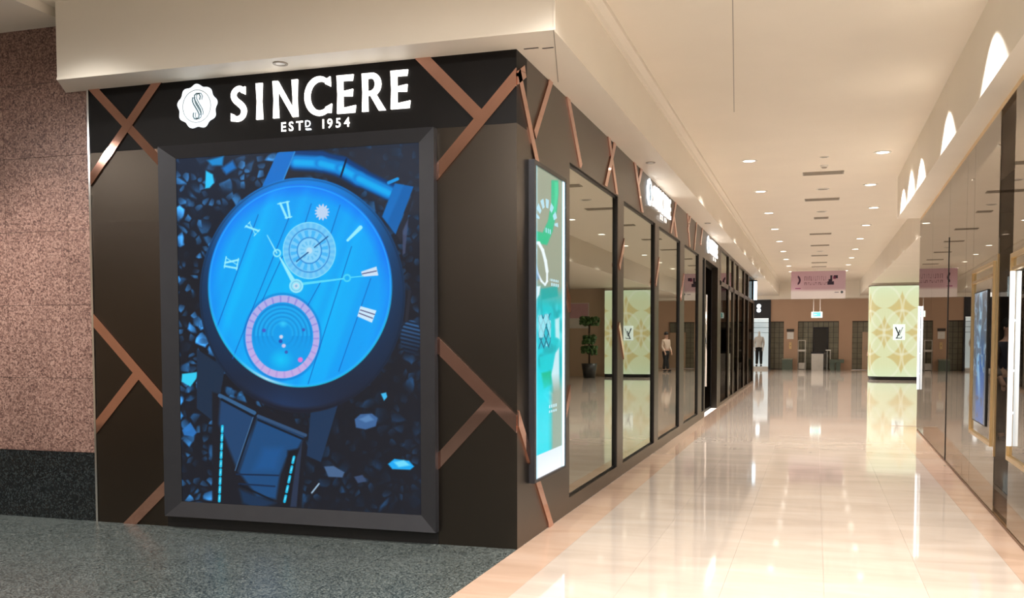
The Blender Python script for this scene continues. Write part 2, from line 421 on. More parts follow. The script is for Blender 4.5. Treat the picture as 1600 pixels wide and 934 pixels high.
# ---- watch shop: clad walls
wf = MB().box(-3.605, 0.0, 0.0, 0.25, 0, 3.0).build('wall_front', 'bronze')
tag(wf, kind='structure', label='dark bronze clad shopfront wall facing the granite paving')
box('fascia_panel', 'fascia', wf, -3.605, -0.0005, -0.001, 0.25, 3.0005, H)  # upper cladding, its dark reflection put into the colour
box('plinth', 'dark', wf, -2.93, -0.6, -0.006, 0, 0.0, 0.09)
def strips(parent, fnn, segs, w, d=0.012):
    for (x0, z0, x1, z1) in segs:
        dx, dz = x1 - x0, z1 - z0; L_ = math.hypot(dx, dz)
        nx, nz = -dz / L_ * w / 2, dx / L_ * w / 2
        MB().prism([(x0 + nx, z0 + nz), (x0 - nx, z0 - nz), (x1 - nx, z1 - nz), (x1 + nx, z1 + nz)], fnn, 0.0, d).build('copper_strip', 'copper', parent)
def clip_strip(name, parent, fnn, a, bq, w, d, umin=None, umax=None, vmin=None, vmax=None):
    """diagonal strip as a polygon clipped to the panel's rectangle"""
    dx, dz = bq[0] - a[0], bq[1] - a[1]; L_ = math.hypot(dx, dz); ex, ez = dx / L_ * .3, dz / L_ * .3
    nx, nz = -dz / L_ * w / 2, dx / L_ * w / 2
    e0 = ex if True else 0
    poly = [(a[0] + nx, a[1] + nz), (a[0] - nx, a[1] - nz), (bq[0] - nx, bq[1] - nz), (bq[0] + nx, bq[1] + nz)]
    def cut(poly, ax, val, keep_less):
        out = []
        for i in range(len(poly)):
            p, q = poly[i], poly[(i + 1) % len(poly)]
            ip = (p[ax] <= val) == keep_less; iq = (q[ax] <= val) == keep_less
            if ip: out.append(p)
            if ip != iq:
                t = (val - p[ax]) / (q[ax] - p[ax]); out.append((p[0] + t * (q[0] - p[0]), p[1] + t * (q[1] - p[1])))
        return out
    if umin is not None: poly = cut(poly, 0, umin, False)
    if umax is not None: poly = cut(poly, 0, umax, True)
    if vmin is not None: poly = cut(poly, 1, vmin, False)
    if vmax is not None: poly = cut(poly, 1, vmax, True)
    return MB().prism(poly, fnn, 0.0, d).build(name, 'copper', parent)
FR = FRONT(-0.001)
cs = lambda a, bq, w, **k: clip_strip('copper_strip', wf, FR, a, bq, w, k.pop('d', 0.012), **k)
cs((-3.62, 3.57), (-2.85, 2.81), 0.07, umax=-2.935, vmax=H, umin=-3.605)
cs((-2.86, 3.61), (-3.72, 2.66), 0.07, umin=-3.605, vmax=H, d=0.0135)
cs((-0.775, 3.58), (-0.265, 3.06), 0.085, vmax=H)
cs((0.12, 3.44), (-0.70, 2.58), 0.085, umax=0.0, umin=-0.605, d=0.0135)
cs((-3.70, 1.745), (-2.85, 0.905), 0.078, umin=-3.605, umax=-2.935)
cs((-3.20, 1.21), (-3.70, 0.68), 0.078, umin=-3.605, d=0.0105)
cs((-0.70, 1.55), (0.1, 0.80), 0.09, umin=-0.605, umax=0.0, d=0.0135)
cs((-0.20, 1.03), (-0.70, 0.50), 0.085, umin=-0.605)
cs((-2.85, 0.40), (-3.36, -0.06), 0.085, vmin=0.0, umax=-2.935)

ws = MB()
ws.box(-0.30, 0.0, 0.25, 1.52, 0, H)                                   # corner panel
ws.box(-0.30, 0.0, 1.52, 14.9, 2.99, H)                                # header
ws.box(-0.30, 0.0, 1.52, 12.1, 0, 0.13)                                # sill
for a_, b_ in [(3.61, 3.94), (6.09, 6.42), (8.52, 9.03), (11.0, 11.6), (12.0, 12.12), (14.5, 14.9)]:
    ws.box(-0.30, 0.0, a_, b_, 0.0 if a_ > 12 else 0.13, 2.99)
ws = ws.build('wall_side', 'bronze')
tag(ws, kind='structure', label='bronze clad shop wall along the corridor with mirror windows')
SD = SIDE(0.0)
ss = lambda a, bq, w, **k: clip_strip('copper_strip', ws, SD, a, bq, w, k.pop('d', 0.012), **k)
ss((-0.06, 3.28), (0.18, 3.40), 0.085, umin=0.0)
ss((0.02, 3.36), (0.50, 2.80), 0.085, umin=0.0, vmin=2.81)
ss((0.93, 3.56), (0.42, 3.00), 0.075, vmax=H, d=0.0135)
ss((1.41, 3.53), (1.90, 3.01), 0.09, vmin=3.0, vmax=H)
ss((3.08, 3.54), (3.53, 2.98), 0.09, vmin=3.0, vmax=H)
ss((3.42, 3.53), (2.93, 2.98), 0.09, vmin=3.0, vmax=H, d=0.0135)
ss((4.53, 3.53), (5.09, 2.98), 0.10, vmin=3.0, vmax=H)
ss((5.02, 3.53), (4.74, 3.26), 0.09, vmax=H, d=0.0135)
ss((8.0, 3.54), (7.42, 2.97), 0.10, vmin=3.0, vmax=H)
ss((7.72, 3.30), (8.10, 2.97), 0.09, vmin=3.0, d=0.0135)
ss((9.30, 3.54), (9.66, 2.97), 0.10, vmin=3.0, vmax=H)
ss((9.72, 3.54), (9.36, 3.24), 0.09, vmax=H, d=0.0135)
ss((10.60, 3.54), (10.24, 2.97), 0.10, vmin=3.0, vmax=H)
ss((11.55, 3.54), (11.20, 3.2), 0.10, vmax=H)
ss((-0.02, 0.965), (0.95, -0.05), 0.085, umin=0.0, vmin=0.0)
ss((1.20, 2.08), (1.60, 1.70), 0.08, umax=1.52, umin=1.25)
ss((1.60, 1.13), (1.20, 0.70), 0.08, umax=1.52, umin=1.25)
ss((3.66, 1.65), (4.0, 1.25), 0.08, umin=3.62, umax=3.93)
ss((3.66, 2.25), (4.0, 2.6), 0.08, umin=3.62, umax=3.93)
ss((6.12, 2.2), (6.42, 2.55), 0.08, umin=6.1, umax=6.41)
ss((8.60, 2.1), (8.95, 2.5), 0.08, umin=8.53, umax=9.02)
# windows: mirror panes set back between black jambs
wn = 0
for a_, b_ in [(1.52, 3.61), (3.94, 6.09), (6.42, 8.52), (9.03, 11.0), (11.6, 12.0)]:
    wn += 1
    ord_ = ['nearest', 'second', 'third', 'fourth', 'narrow fifth'][wn - 1]
    w_ = MB().box(-0.11, -0.015, a_ + .001, a_ + 0.02, 0.131, 2.989).box(-0.11, -0.004, b_ - 0.03, b_ - .001, 0.131, 2.989).box(-0.11, -0.02, a_ + .02, b_ - .03, 2.965, 2.989).box(-0.11, -0.03, a_ + .02, b_ - .03, 0.131, 0.15).build('window_%d' % wn, 'dark')
    tag(w_, kind='structure', label='%s mirror window of the bronze shopfront along the corridor' % ord_)
    box('pane', 'mirror_l', w_, -0.034, -0.028, a_ + 0.021, b_ - 0.031, 0.151, 2.964)
# dark room behind the panes
b = MB().box(-3.4, -3.3, 0.26, 27.2, 0, H).box(-3.3, -0.31, 27.0, 27.2, 0, H).box(-3.3, -0.31, 0.26, 27.0, -0.02, 0.0).box(-3.3, -0.31, 0.26, 27.0, 3.2, 3.3)
b.build('shop_interior', 'inside', ws)

# entrance: dark glass leaf with a long steel pull
d1 = MB().box(-0.16, -0.12, 12.125, 12.17, 0.0, 2.985).box(-0.16, -0.12, 14.45, 14.495, 0.0, 2.985).box(-0.16, -0.12, 12.17, 14.45, 2.94, 2.985).box(-0.16, -0.12, 12.17, 14.45, 0, 0.05).build('door_1', 'dark')
tag(d1, kind='structure', label='black glass entrance door under the second lit sign')
box('pane', 'glass_dark', d1, -0.145, -0.135, 12.172, 14.448, 0.052, 2.938)
hd = MB().cyl((-0.06, 12.75, 0.55), (-0.06, 12.75, 2.35), 0.03).cyl((-0.135, 12.75, 0.75), (-0.06, 12.75, 0.75), 0.015).cyl((-0.135, 12.75, 2.15), (-0.06, 12.75, 2.15), 0.015)
hd.build('handle', 'steel', d1, True)

# ---- neighbouring shop further along the corridor (dark frames, transom lights)
w2 = MB().box(-0.30, 0.0, 14.9, 27.3, 3.44, H).box(-0.30, 0.0, 14.9, 27.3, 2.66, 2.76).box(-0.3, 0, 14.9, 27.3, 0, 0.07)
mull = [14.95, 17.2, 18.6, 20.2, 22.4, 24.2, 26.9]
for y_ in mull:
    w2.box(-0.10, 0.0, y_, y_ + 0.30, 0.07, 3.44)
w2 = w2.build('wall_left_far', 'bronze'); w2.name = 'wall_left.001'
tag(w2, kind='structure', label='dark framed shopfront with transom panes beyond the entrance door')
pm = ['glass_dark', 'mirror_l', 'glass_dark', 'glass_dark', 'glass_dark', 'glass_dark']
pt = ['mirror_l', 'mirror_l', 'mirror_l', 'mirror_l', 'glass_dark', 'glass_dark']
for i in range(6):
    a_, b_ = mull[i] + 0.30, mull[i + 1]
    box('pane', pm[i], w2, -0.04, -0.03, a_, b_, 0.07, 2.66)
    box('transom_pane', pt[i], w2, -0.04, -0.03, a_, b_, 2.76, 3.44)

# ---- mirrored shop on the right
wr = MB().box(XR + 0.012, XR + 0.05, -9.5, 10.4, 0, 0.03).box(XR, XR + 0.05, -9.5, 10.41, 3.385, 3.43).build('wall_right', 'gold')
tag(wr, kind='structure', label='bronze mirror shopfront along the right side of the corridor')
box('base_trim', 'brown', wr, XR - 0.004, XR + 0.014, -9.5, 10.4, 0, 0.022)
def turn(o):
    """the mirrored shop stands about one degree off the corridor's axis"""
    a_ = -0.018; o.rotation_euler = (0, 0, a_)
    p_ = Vector((XR, 8.5, 0)); o.location = p_ - Matrix.Rotation(a_, 3, 'Z') @ (p_ - Vector(o.location))
turn(wr)
joints = [-9.5, -6.5, -3.4, -0.9, 0.22, 1.74, 2.44, 3.98, 4.55, 6.17, 8.3, 10.48]
for i in range(len(joints) - 1):
    a_, b_ = joints[i], joints[i + 1]
    box('mirror_panel', 'glass_r' if (a_, b_) == (1.74, 2.44) else 'mirror_r', wr, XR, XR + 0.008, a_ + .004, b_ - .004, 0.03, 3.385)
box('joint_post', 'dark', wr, XR - 0.006, XR + 0.01, 6.155, 6.185, 0.02, 2.7)
box('joint_post', 'gold', wr, XR - 0.006, XR + 0.01, 2.43, 2.455, 0.5, 2.2)
def gold_frame(y0, y1, z0, z1, w=0.045, dbl=True):
    g = MB().box(XR - 0.02, XR, y0, y0 + w, z0, z1).box(XR - 0.02, XR, y1 - w, y1, z0, z1).box(XR - 0.02, XR, y0 + w, y1 - w, z0, z0 + w).box(XR - 0.02, XR, y0 + w, y1 - w, z1 - w, z1)
    if dbl: g.box(XR - 0.016, XR, y0 + w, y1 - w, z1 - 0.13, z1 - 0.105)
    return g.build('gold_frame', 'gold', wr)
gold_frame(2.56, 3.92, 0.57, 2.15, 0.03)
gold_frame(0.3, 1.73, 0.56, 2.14, 0.035)
for y_, lab in [(10.08, ''), (1.58, '')]:
    h_ = MB().cyl((XR - 0.021, y_, 0.68), (XR - 0.021, y_, 2.0), 0.018)
    for z_ in (0.93, 1.25, 1.63): h_.cyl((XR, y_, z_), (XR - 0.021, y_, z_), 0.009)
    h_.build('pull_handle', 'tube', wr, True)
b = MB().box(7.2, 7.3, -9.5, 10.4, 0, 3.5).box(XR + 0.06, 7.2, 10.3, 10.4, 0, 3.5).box(XR + 0.06, 7.2, -9.5, 10.3, 3.44, 3.5).box(XR + .3, 7.2, -9.5, 10.3, -0.008, 0.001)
b.build('shop_interior', 'inside', wr)

# ---- hall behind the camera (seen only as reflections) and the far walls
hb = MB().box(-10, 8, -13.2, -13, 0, 4.6).build('wall_back', 'taupe'); tag(hb, kind='structure', label='dark wall across the hall behind the viewer')
hl = MB().box(-10.2, -10, -13, 0.4, 0, 4.6).build('wall_left_hall', 'beige'); hl.name = 'wall_left.002'; tag(hl, kind='structure', label='beige wall at the left end of the hall')

# ================================================================== END OF THE CORRIDOR
we = MB()
YB = 41.4
we.box(-0.14, -0.13, YB, YB + 0.6, 0, 2.29)
for a_, b_ in [(0.55, 1.19), (3.04, 3.63)]: we.box(a_, b_, YB, YB + 0.6, 0, 2.29)
we.box(4.9, 13, YB, YB + 0.6, 0, 2.29).box(-0.14, 13, YB, YB + 0.6, 2.29, 3.4)
we = we.build('wall_far', 'peach')
tag(we, kind='structure', label='peach painted wall at the far end of the corridor')
b = MB()
for x0, x1 in [(-0.13, 0.55), (1.19, 3.04), (3.63, 4.9)]: b.box(x0, x1, YB + 0.55, YB + 0.6, 0, 2.29)
b.build('recess_back', 'grout_dark', we)
for x0, x1, n in [(-0.13, 0.55, 3), (1.19, 3.04, 8), (3.63, 4.9, 5)]:
    w_ = (x1 - x0) / n
    for i in range(n):
        for k in range(9):
            if x0 > 3 and i > 1 and k < 7: continue
            if 1 < x0 < 3 and i in (3, 4, 5) and k < 8: continue
            box('wall_tile', 'tile_grey', we, x0 + i * w_ + .012, x0 + (i + 1) * w_ - .012, YB + 0.53, YB + 0.55, 0.02 + k * 0.25, 0.02 + k * 0.25 + 0.235)
d2 = MB().box(1.88, 1.94, YB + 0.40, YB + 0.5, 0, 2.0).box(2.52, 2.58, YB + 0.40, YB + 0.5, 0, 2.0).box(1.94, 2.52, YB + 0.40, YB + 0.5, 1.92, 2.0).build('door_2', 'frame')
tag(d2, kind='structure', label='dark glazed door in the tiled recess of the far wall')
box('pane', 'glass_dark', d2, 1.94, 2.52, YB + 0.44, YB + 0.45, 0.0, 1.92)
d3 = MB().box(4.10, 4.9, YB + 0.42, YB + 0.5, 0, 1.78).build('door_3', 'beige'); tag(d3, kind='structure', label='cream door leaf in the right-hand recess of the far wall')
box('handle', 'steel', d3, 4.2, 4.23, YB + 0.38, YB + 0.42, 0.95, 1.1)
t = empty('white_counter', (2.09, YB + 0.1, 0), 'white waist-high counter box in front of the tiled recess', 'counter')
box('body', 'white', t, 1.82, 2.36, YB - 0.05, YB + 0.3, 0.0, 0.76); box('top', 'frame', t, 1.80, 2.38, YB - 0.07, YB + 0.32, 0.76, 0.84)
t = empty('bench', (2.95, YB - 0.4, 0), 'dark green low bench at the right of the white counter', 'bench')
box('seat', 'green_box', t, 2.62, 3.27, YB - 0.6, YB - 0.2, 0.34, 0.50)
for x_ in (2.66, 2.92): box('leg', 'green_box', t, x_, x_ + 0.2, YB - 0.56, YB - 0.24, 0, 0.34)
t = empty('planter_box', (0.74, YB - 0.3, 0), 'low grey-green planter box by the left recess', 'planter')
box('body', 'green_box', t, 0.50, 0.97, YB - 0.5, YB - 0.1, 0.0, 0.48); box('rim', 'tile_grey', t, 0.48, 0.99, YB - 0.52, YB - 0.08, 0.48, 0.53)
t = empty('gate_rail', (1.35, YB + 0.2, 0), 'white metal gate frame at the left of the recess', 'gate')
for x_ in (1.2, 1.52): box('post', 'white', t, x_, x_ + 0.03, YB + 0.1, YB + 0.14, 0, 1.4)
box('rail', 'white', t, 1.17, 1.57, YB + 0.08, YB + 0.16, 0.86, 0.95); box('top_rail', 'white', t, 1.23, 1.52, YB + 0.1, YB + 0.14, 1.37, 1.4); box('lower_panel', 'paper', t, 1.17, 1.57, YB + 0.1, YB + 0.14, 0.02, 0.32)
t = empty('gate_rail', (2.7, YB + 0.2, 0), 'white metal gate frame right of the white counter', 'gate')
for x_ in (2.52, 2.66): box('post', 'white', t, x_, x_ + 0.03, YB + 0.1, YB + 0.14, 0, 0.95)
box('rail', 'white', t, 2.46, 2.70, YB + 0.08, YB + 0.16, 0.9, 0.95)
t = empty('notice_board', (0.84, YB - 0.02, 1.6), 'white notice with dark header on the far peach wall', 'notice')
box('sheet', 'paper', t, 0.70, 1.0, YB - 0.03, YB - 0.001, 1.45, 1.78); box('header', 'inside', t, 0.68, 1.02, YB - 0.05, YB - 0.001, 1.80, 1.93)
t = empty('hose_cabinet', (0.86, YB - 0.02, 1.1), 'small brass call plate under the white notice', 'plate')
box('plate', 'gold', t, 0.80, 0.91, YB - 0.03, YB - 0.001, 0.98, 1.30); box('button', 'dark', t, 0.84, 0.87, YB - 0.04, YB - 0.03, 1.12, 1.15)

# hanging exit sign
t = empty('exit_sign', (2.04, 37, 2.37), 'small green hanging exit sign near the far end', 'sign')
box('body', 'exit_white', t, 1.815, 2.265, 36.97, 37.03, 2.37, 2.62); box('green_panel', 'exit', t, 1.88, 2.20, 36.962, 36.97, 2.42, 2.60)
MB().box(1.93, 1.95, 36.958, 36.962, 2.46, 2.54).box(1.97, 2.04, 36.958, 36.962, 2.49, 2.51).build('pictogram', 'exit_white', t)
for x_ in (1.90, 2.17): MB().cyl((x_, 37, 2.62), (x_, 37, ZC), 0.008, n=8).build('rod', 'white', t)

# hanging pink banner
def banner_fn(u, v):
    r = 196 - 8 * u + 0 * v; g = 158 + 0 * v; bch = 168 + 0 * u
    c = stack(r, g, bch).astype(float)
    wht = np.clip((0.36 - v) / 0.10, 0, 1)[..., None]
    lef = np.clip((0.28 - u) / 0.2, 0, 1)[..., None] * np.clip((0.8 - v) / .5, 0, 1)[..., None]
    c = c * (1 - 0.5 * lef) + np.array([236, 205, 222]) * 0.5 * lef
    c = c * (1 - wht) + np.array([238, 228, 228]) * wht
    def ink(mask, col, a=1.0):
        nonlocal c
        m = np.clip(mask, 0, 1)[..., None] * a; c = c * (1 - m) + np.array(col, float) * m
    # curl
    d = np.abs(np.hypot((u - 0.08) * 2.0, (v - 0.68)) - 0.16)
    ink(((d < 0.035) & (u > 0.12) & (v > 0.5) & (v < 0.86)).astype(float), (70, 40, 60))
    # two rows of faint lettering
    for row, (v0, v1, n) in enumerate([(0.66, 0.82, 11), (0.50, 0.60, 13)]):
        for i in range(n):
            x = 0.25 + i * (0.42 / n)
            ink(((u > x) & (u < x + 0.008) & (v > v0) & (v < v1)).astype(float), (120, 90, 96), 0.8)
            if i % 3 != 1: ink(((u > x) & (u < x + 0.022) & (v > (v0 if i % 2 else v1 - 0.03)) & (v < (v0 + 0.03 if i % 2 else v1))).astype(float), (120, 90, 96), 0.8)
    for (a_, b_, q, w) in [(0.67, 0.79, 0.50, 0.62), (0.72, 0.76, 0.64, 0.84), (0.78, 0.86, 0.72, 0.84), (0.69, 0.75, 0.62, 0.7)]:
        ink(((u > a_) & (u < b_) & (v > q) & (v < w)).astype(float), (38, 28, 44), 0.9)
    ink(((u > 0.77) & (u < 0.82) & (v > 0.7) & (v < 0.8)).astype(float), (120, 40, 70), 0.7)
    ink(((u > 0.08) & (u < 0.18) & (v > 0.36) & (v < 0.40)).astype(float), (150, 60, 110), 0.9)
    ink(((u > 0.80) & (u < 0.88) & (v > 0.21) & (v < 0.24)).astype(float), (150, 140, 150), 0.9)
    ink((np.hypot((u - 0.935) * 1.9, v - 0.23) < 0.045).astype(float), (60, 70, 80), 0.9)
    return c
t = empty('hanging_banner', (2.05, 32, 2.98), 'pink and white banner hanging across the corridor ceiling', 'banner')
box('panel', 'paper', t, 1.08, 3.05, 32.0, 32.03, 2.985, 4.03)
M['banner'] = painted('banner_print', 0.10, 0.5)  # unlit print given a faint glow to brighten it
M['banner'].node_tree.links.new(M['banner'].node_tree.nodes['Attribute'].outputs['Color'], M['banner'].node_tree.nodes['Principled BSDF'].inputs['Base Color'])
paint_grid('print', M['banner'], t, lambda u, v: stack(1.08 + 1.97 * u, 31.996, 2.985 + 1.045 * v), 0, 1, 0, 1, 160, 90, banner_fn)
for x_ in (1.3, 2.8): MB().cyl((x_, 32.015, 4.03), (x_, 32.015, ZC), 0.006, n=8).build('wire', 'steel', t)

# backlit panel wall with star pattern and monogram
def star_fn(s, z):
    """s: metres along the panel from its left edge, z: height"""
    c = stack(230 + 0 * s, 234 + 0 * s, 186 + 0 * s).astype(float)
    edge = np.clip((np.abs(z - 1.72) - 1.15) / 0.5, 0, 1)[..., None]
    c = c * (1 - 0.5 * edge) + np.array([225, 250, 215]) * 0.5 * edge
    P = 0.86
    def ink(mask, col, a=1.0):
        nonlocal c
        m = np.clip(mask, 0, 1)[..., None] * a; c = c * (1 - m) + np.array(col, float) * m
    for (cs_, cz, par) in [(1.02, 2.56, 0), (1.02, 0.82, 0), (0.45, 1.69, 1), (1.62, 1.69, 1), (2.2, 2.56, 0), (2.2, .82, 0), (-0.14, 2.56, 0), (-0.14, 0.82, 0), (2.8, 1.69, 1)]:
        a = np.abs(s - cs_) / 0.56; b_ = np.abs(z - cz) / 0.66
        f = a ** 0.68 + b_ ** 0.68
        k = np.clip((1.0 - f) / 0.04, 0, 1)
        ink(np.clip((1.0 - f) / 0.12, 0, 1), (214, 190, 122), 0.8)
        ink(np.clip((0.62 - f) / .3, 0, 1), (226, 198, 120), 0.5)
    for (cs_, cz) in [(1.02, 1.69), (-0.14, 1.69), (2.2, 1.69), (0.45, 2.56), (1.62, 2.56), (0.45, 0.82), (1.62, 0.82)]:
        d = np.abs(np.hypot((s - cs_) / 0.56, (z - cz) / 0.78) - 1.0)
        ink(np.clip((0.085 - d) / 0.06, 0, 1), (248, 250, 224), 0.5)
    tex = 0.5 + 0.5 * np.sin(s * 120); ink(tex * 0.14, (200, 196, 140))
    return c
t = empty('backlit_panel_wall', (4.6, 30.3, 0), 'cream glowing panel wall with gold star pattern and monogram', 'display wall')
XL, XE = 3.84, 5.75
def pan_pos(s, z):
    r = 0.45; q = r * math.pi / 2
    th = np.clip(s, -10, 0) / r
    x = np.where(s >= 0, XL + r + s, XL + r + r * np.sin(th))
    yy_ = np.where(s >= 0, 30.3, 30.3 + r - r * np.cos(th))
    back = s < -q
    x = np.where(back, XL, x); yy_ = np.where(back, 30.3 + r + (-s - q), yy_)
    return stack(x, yy_, z)
M['panel'] = painted('backlit_panel', 0.74, 0.2)
paint_grid('lit_panel', M['panel'], t, pan_pos, -1.2, XE - XL - 0.45, 0.12, 3.34, 240, 220, lambda s, z: star_fn(s + 0.45 * 0.9, z))
def band(r_off, z0, z1, name, mat):
    poly = []
    for i in range(9):
        th = -math.pi / 2 * i / 8
        poly.append((XL + 0.45 + (0.45 + r_off) * math.sin(th), 30.75 - (0.45 + r_off) * math.cos(th)))
    poly = [(XE, 30.3 - r_off)] + poly + [(XL - r_off, 31.25), (XE, 31.25)]
    return MB().prism(poly[::-1], fn, z0, z1).build(name, mat, t)
band(-0.06, 0.0, 0.03, 'plinth_gap', 'dark'); band(-0.02, 0.03, 0.12, 'plinth', 'dark'); band(-0.03, 3.34, 3.47, 'cap', 'cream')
band(0.02, 3.36, 3.39, 'slot', 'grille'); band(-0.012, 0.12, 3.34, 'core', 'paper')
box('logo_plate', 'exit_white', t, 4.62, 5.02, 30.275, 30.285, 1.42, 1.98)
fp = lambda u, v, d: (4.82 + u, 30.275 - d, 1.70 + v)
lg = MB()
lg.strip([(-0.12, 0.18), (0.0, -0.12)], [0.045, 0.03], fp, 0, 0.008).strip([(0.0, -0.12), (0.12, 0.18)], [0.02, 0.018], fp, 0, 0.008)
lg.strip([(0.03, 0.08), (-0.08, -0.22)], 0.035, fp, 0.008, 0.012).strip([(-0.11, -0.21), (0.08, -0.21)], 0.025, fp, 0.008, 0.012).strip([(0.08, -0.22), (0.09, -0.15)], 0.02, fp, 0.008, 0.012)
lg.build('monogram', 'navy', t)

# wall, plant and poster beside the panel wall (seen in the mirror windows)
wq = MB().box(XE + 0.02, 13, 30.9, 31.1, 0, 3.47).build('wall_side_hall', 'beige'); wq.name = 'wall_right.001'
tag(wq, kind='structure', label='beige wall of the side hall beside the glowing panel')
tag(MB().box(12.6, 12.8, 10.4, 31, 0, 3.47).build('wall_right_end', 'beige'), kind='structure', label='beige wall closing the side hall on the right').name = 'wall_right.002'
t = empty('potted_topiary', (6.1, 29.2, 0), 'tall potted topiary with layered round foliage', 'plant')
MB().cyl((6.1, 29.2, 0), (6.1, 29.2, 0.55), 0.22, 0.30).build('pot', 'pot', t, True)
MB().cyl((6.1, 29.2, 0.5), (6.1, 29.2, 2.1), 0.035).build('trunk', 'bark', t, True)
for z_, r_ in [(2.15, 0.38), (1.45, 0.25), (1.05, 0.32)]:
    b = MB()
    for i in range(70):
        a = random.uniform(0, 6.28); q = r_ * math.sqrt(random.random())
        b.sphere((6.1 + q * math.cos(a), 29.2 + q * math.sin(a), z_ + random.uniform(-.14, .14)), random.uniform(.04, .08), n=6, m=4)
    b.build('foliage', 'leaf', t)
t = empty('wall_poster', (6.9, 30.88, 2.2), 'pink and white poster on the side hall wall', 'poster')
box('panel', 'paper', t, 6.5, 7.3, 30.86, 30.9, 1.9, 2.9); box('pink_half', plain('pink_print', (0.7, 0.42, 0.48), 0.6), t, 6.52, 7.28, 30.855, 30.86, 2.3, 2.88)

# clothes shop at the far left
t = tag(MB().box(-2.4, -0.95, YB + 0.3, YB + 0.4, 0, 3.33).box(-0.16, -0.06, YB - 0.05, YB + 0.3, 0, 3.33).box(-2.4, -0.16, YB - 0.02, YB + 0.3, 2.45, 3.33).build('wall_far_left', 'frame'), kind='structure', label='grey framed clothes shop window at the far left end')
t.name = 'wall_far.001'
tag(box('shop_backdrop', 'whitelight', t, -2.4, -0.16, YB + 1.2, YB + 1.25, 0, 2.45))  # backdrop wall glows in place of lamps inside the shop
box('display_floor', 'white', t, -2.4, -0.16, YB + 0.0, YB + 1.2, 0.0, 0.12)
for k in range(3): box('shelf', 'steel', t, -1.2, -0.2, YB + 0.9, YB + 1.2, 1.75 + 0.25 * k, 1.77 + 0.25 * k)
t = empty('lit_shop_sign', (-0.5, YB - 0.1, 2.9), 'white glowing round shop sign above the clothes shop window', 'sign')
for z_ in (2.83, 3.03): MB().cyl((-0.62, YB - 0.06, z_), (-0.62, YB - 0.02, z_), 0.10, n=18).build('disc', 'letter2', t)
t = empty('projecting_sign', (0.05, 27.0, 2.9), 'pale blue lit blade sign at the end of the dark shopfront', 'sign')
box('face', 'bluelight', t, 0.001, 0.10, 26.9, 27.1, 2.78, 3.4); box('bracket', 'dark', t, 0.0, 0.10, 26.88, 27.12, 3.4, 3.44)
t = empty('window_screen', (-0.2, 16.2, 1.6), 'small glowing screen inside the dark shopfront', 'screen')
box('panel', 'bluelight', t, -0.22, -0.2, 15.6, 16.4, 1.55, 2.0); box('back', 'dark', t, -0.25, -0.22, 15.55, 16.45, 1.5, 2.05)
t = empty('transom_screen', (-0.2, 25, 3.1), 'pale blue lit panel behind the last transom pane', 'screen')
box('panel', 'bluelight', t, -0.22, -0.2, 22.9, 24.1, 2.8, 3.4); box('back', 'dark', t, -0.25, -0.22, 22.85, 24.15, 2.78, 3.42)

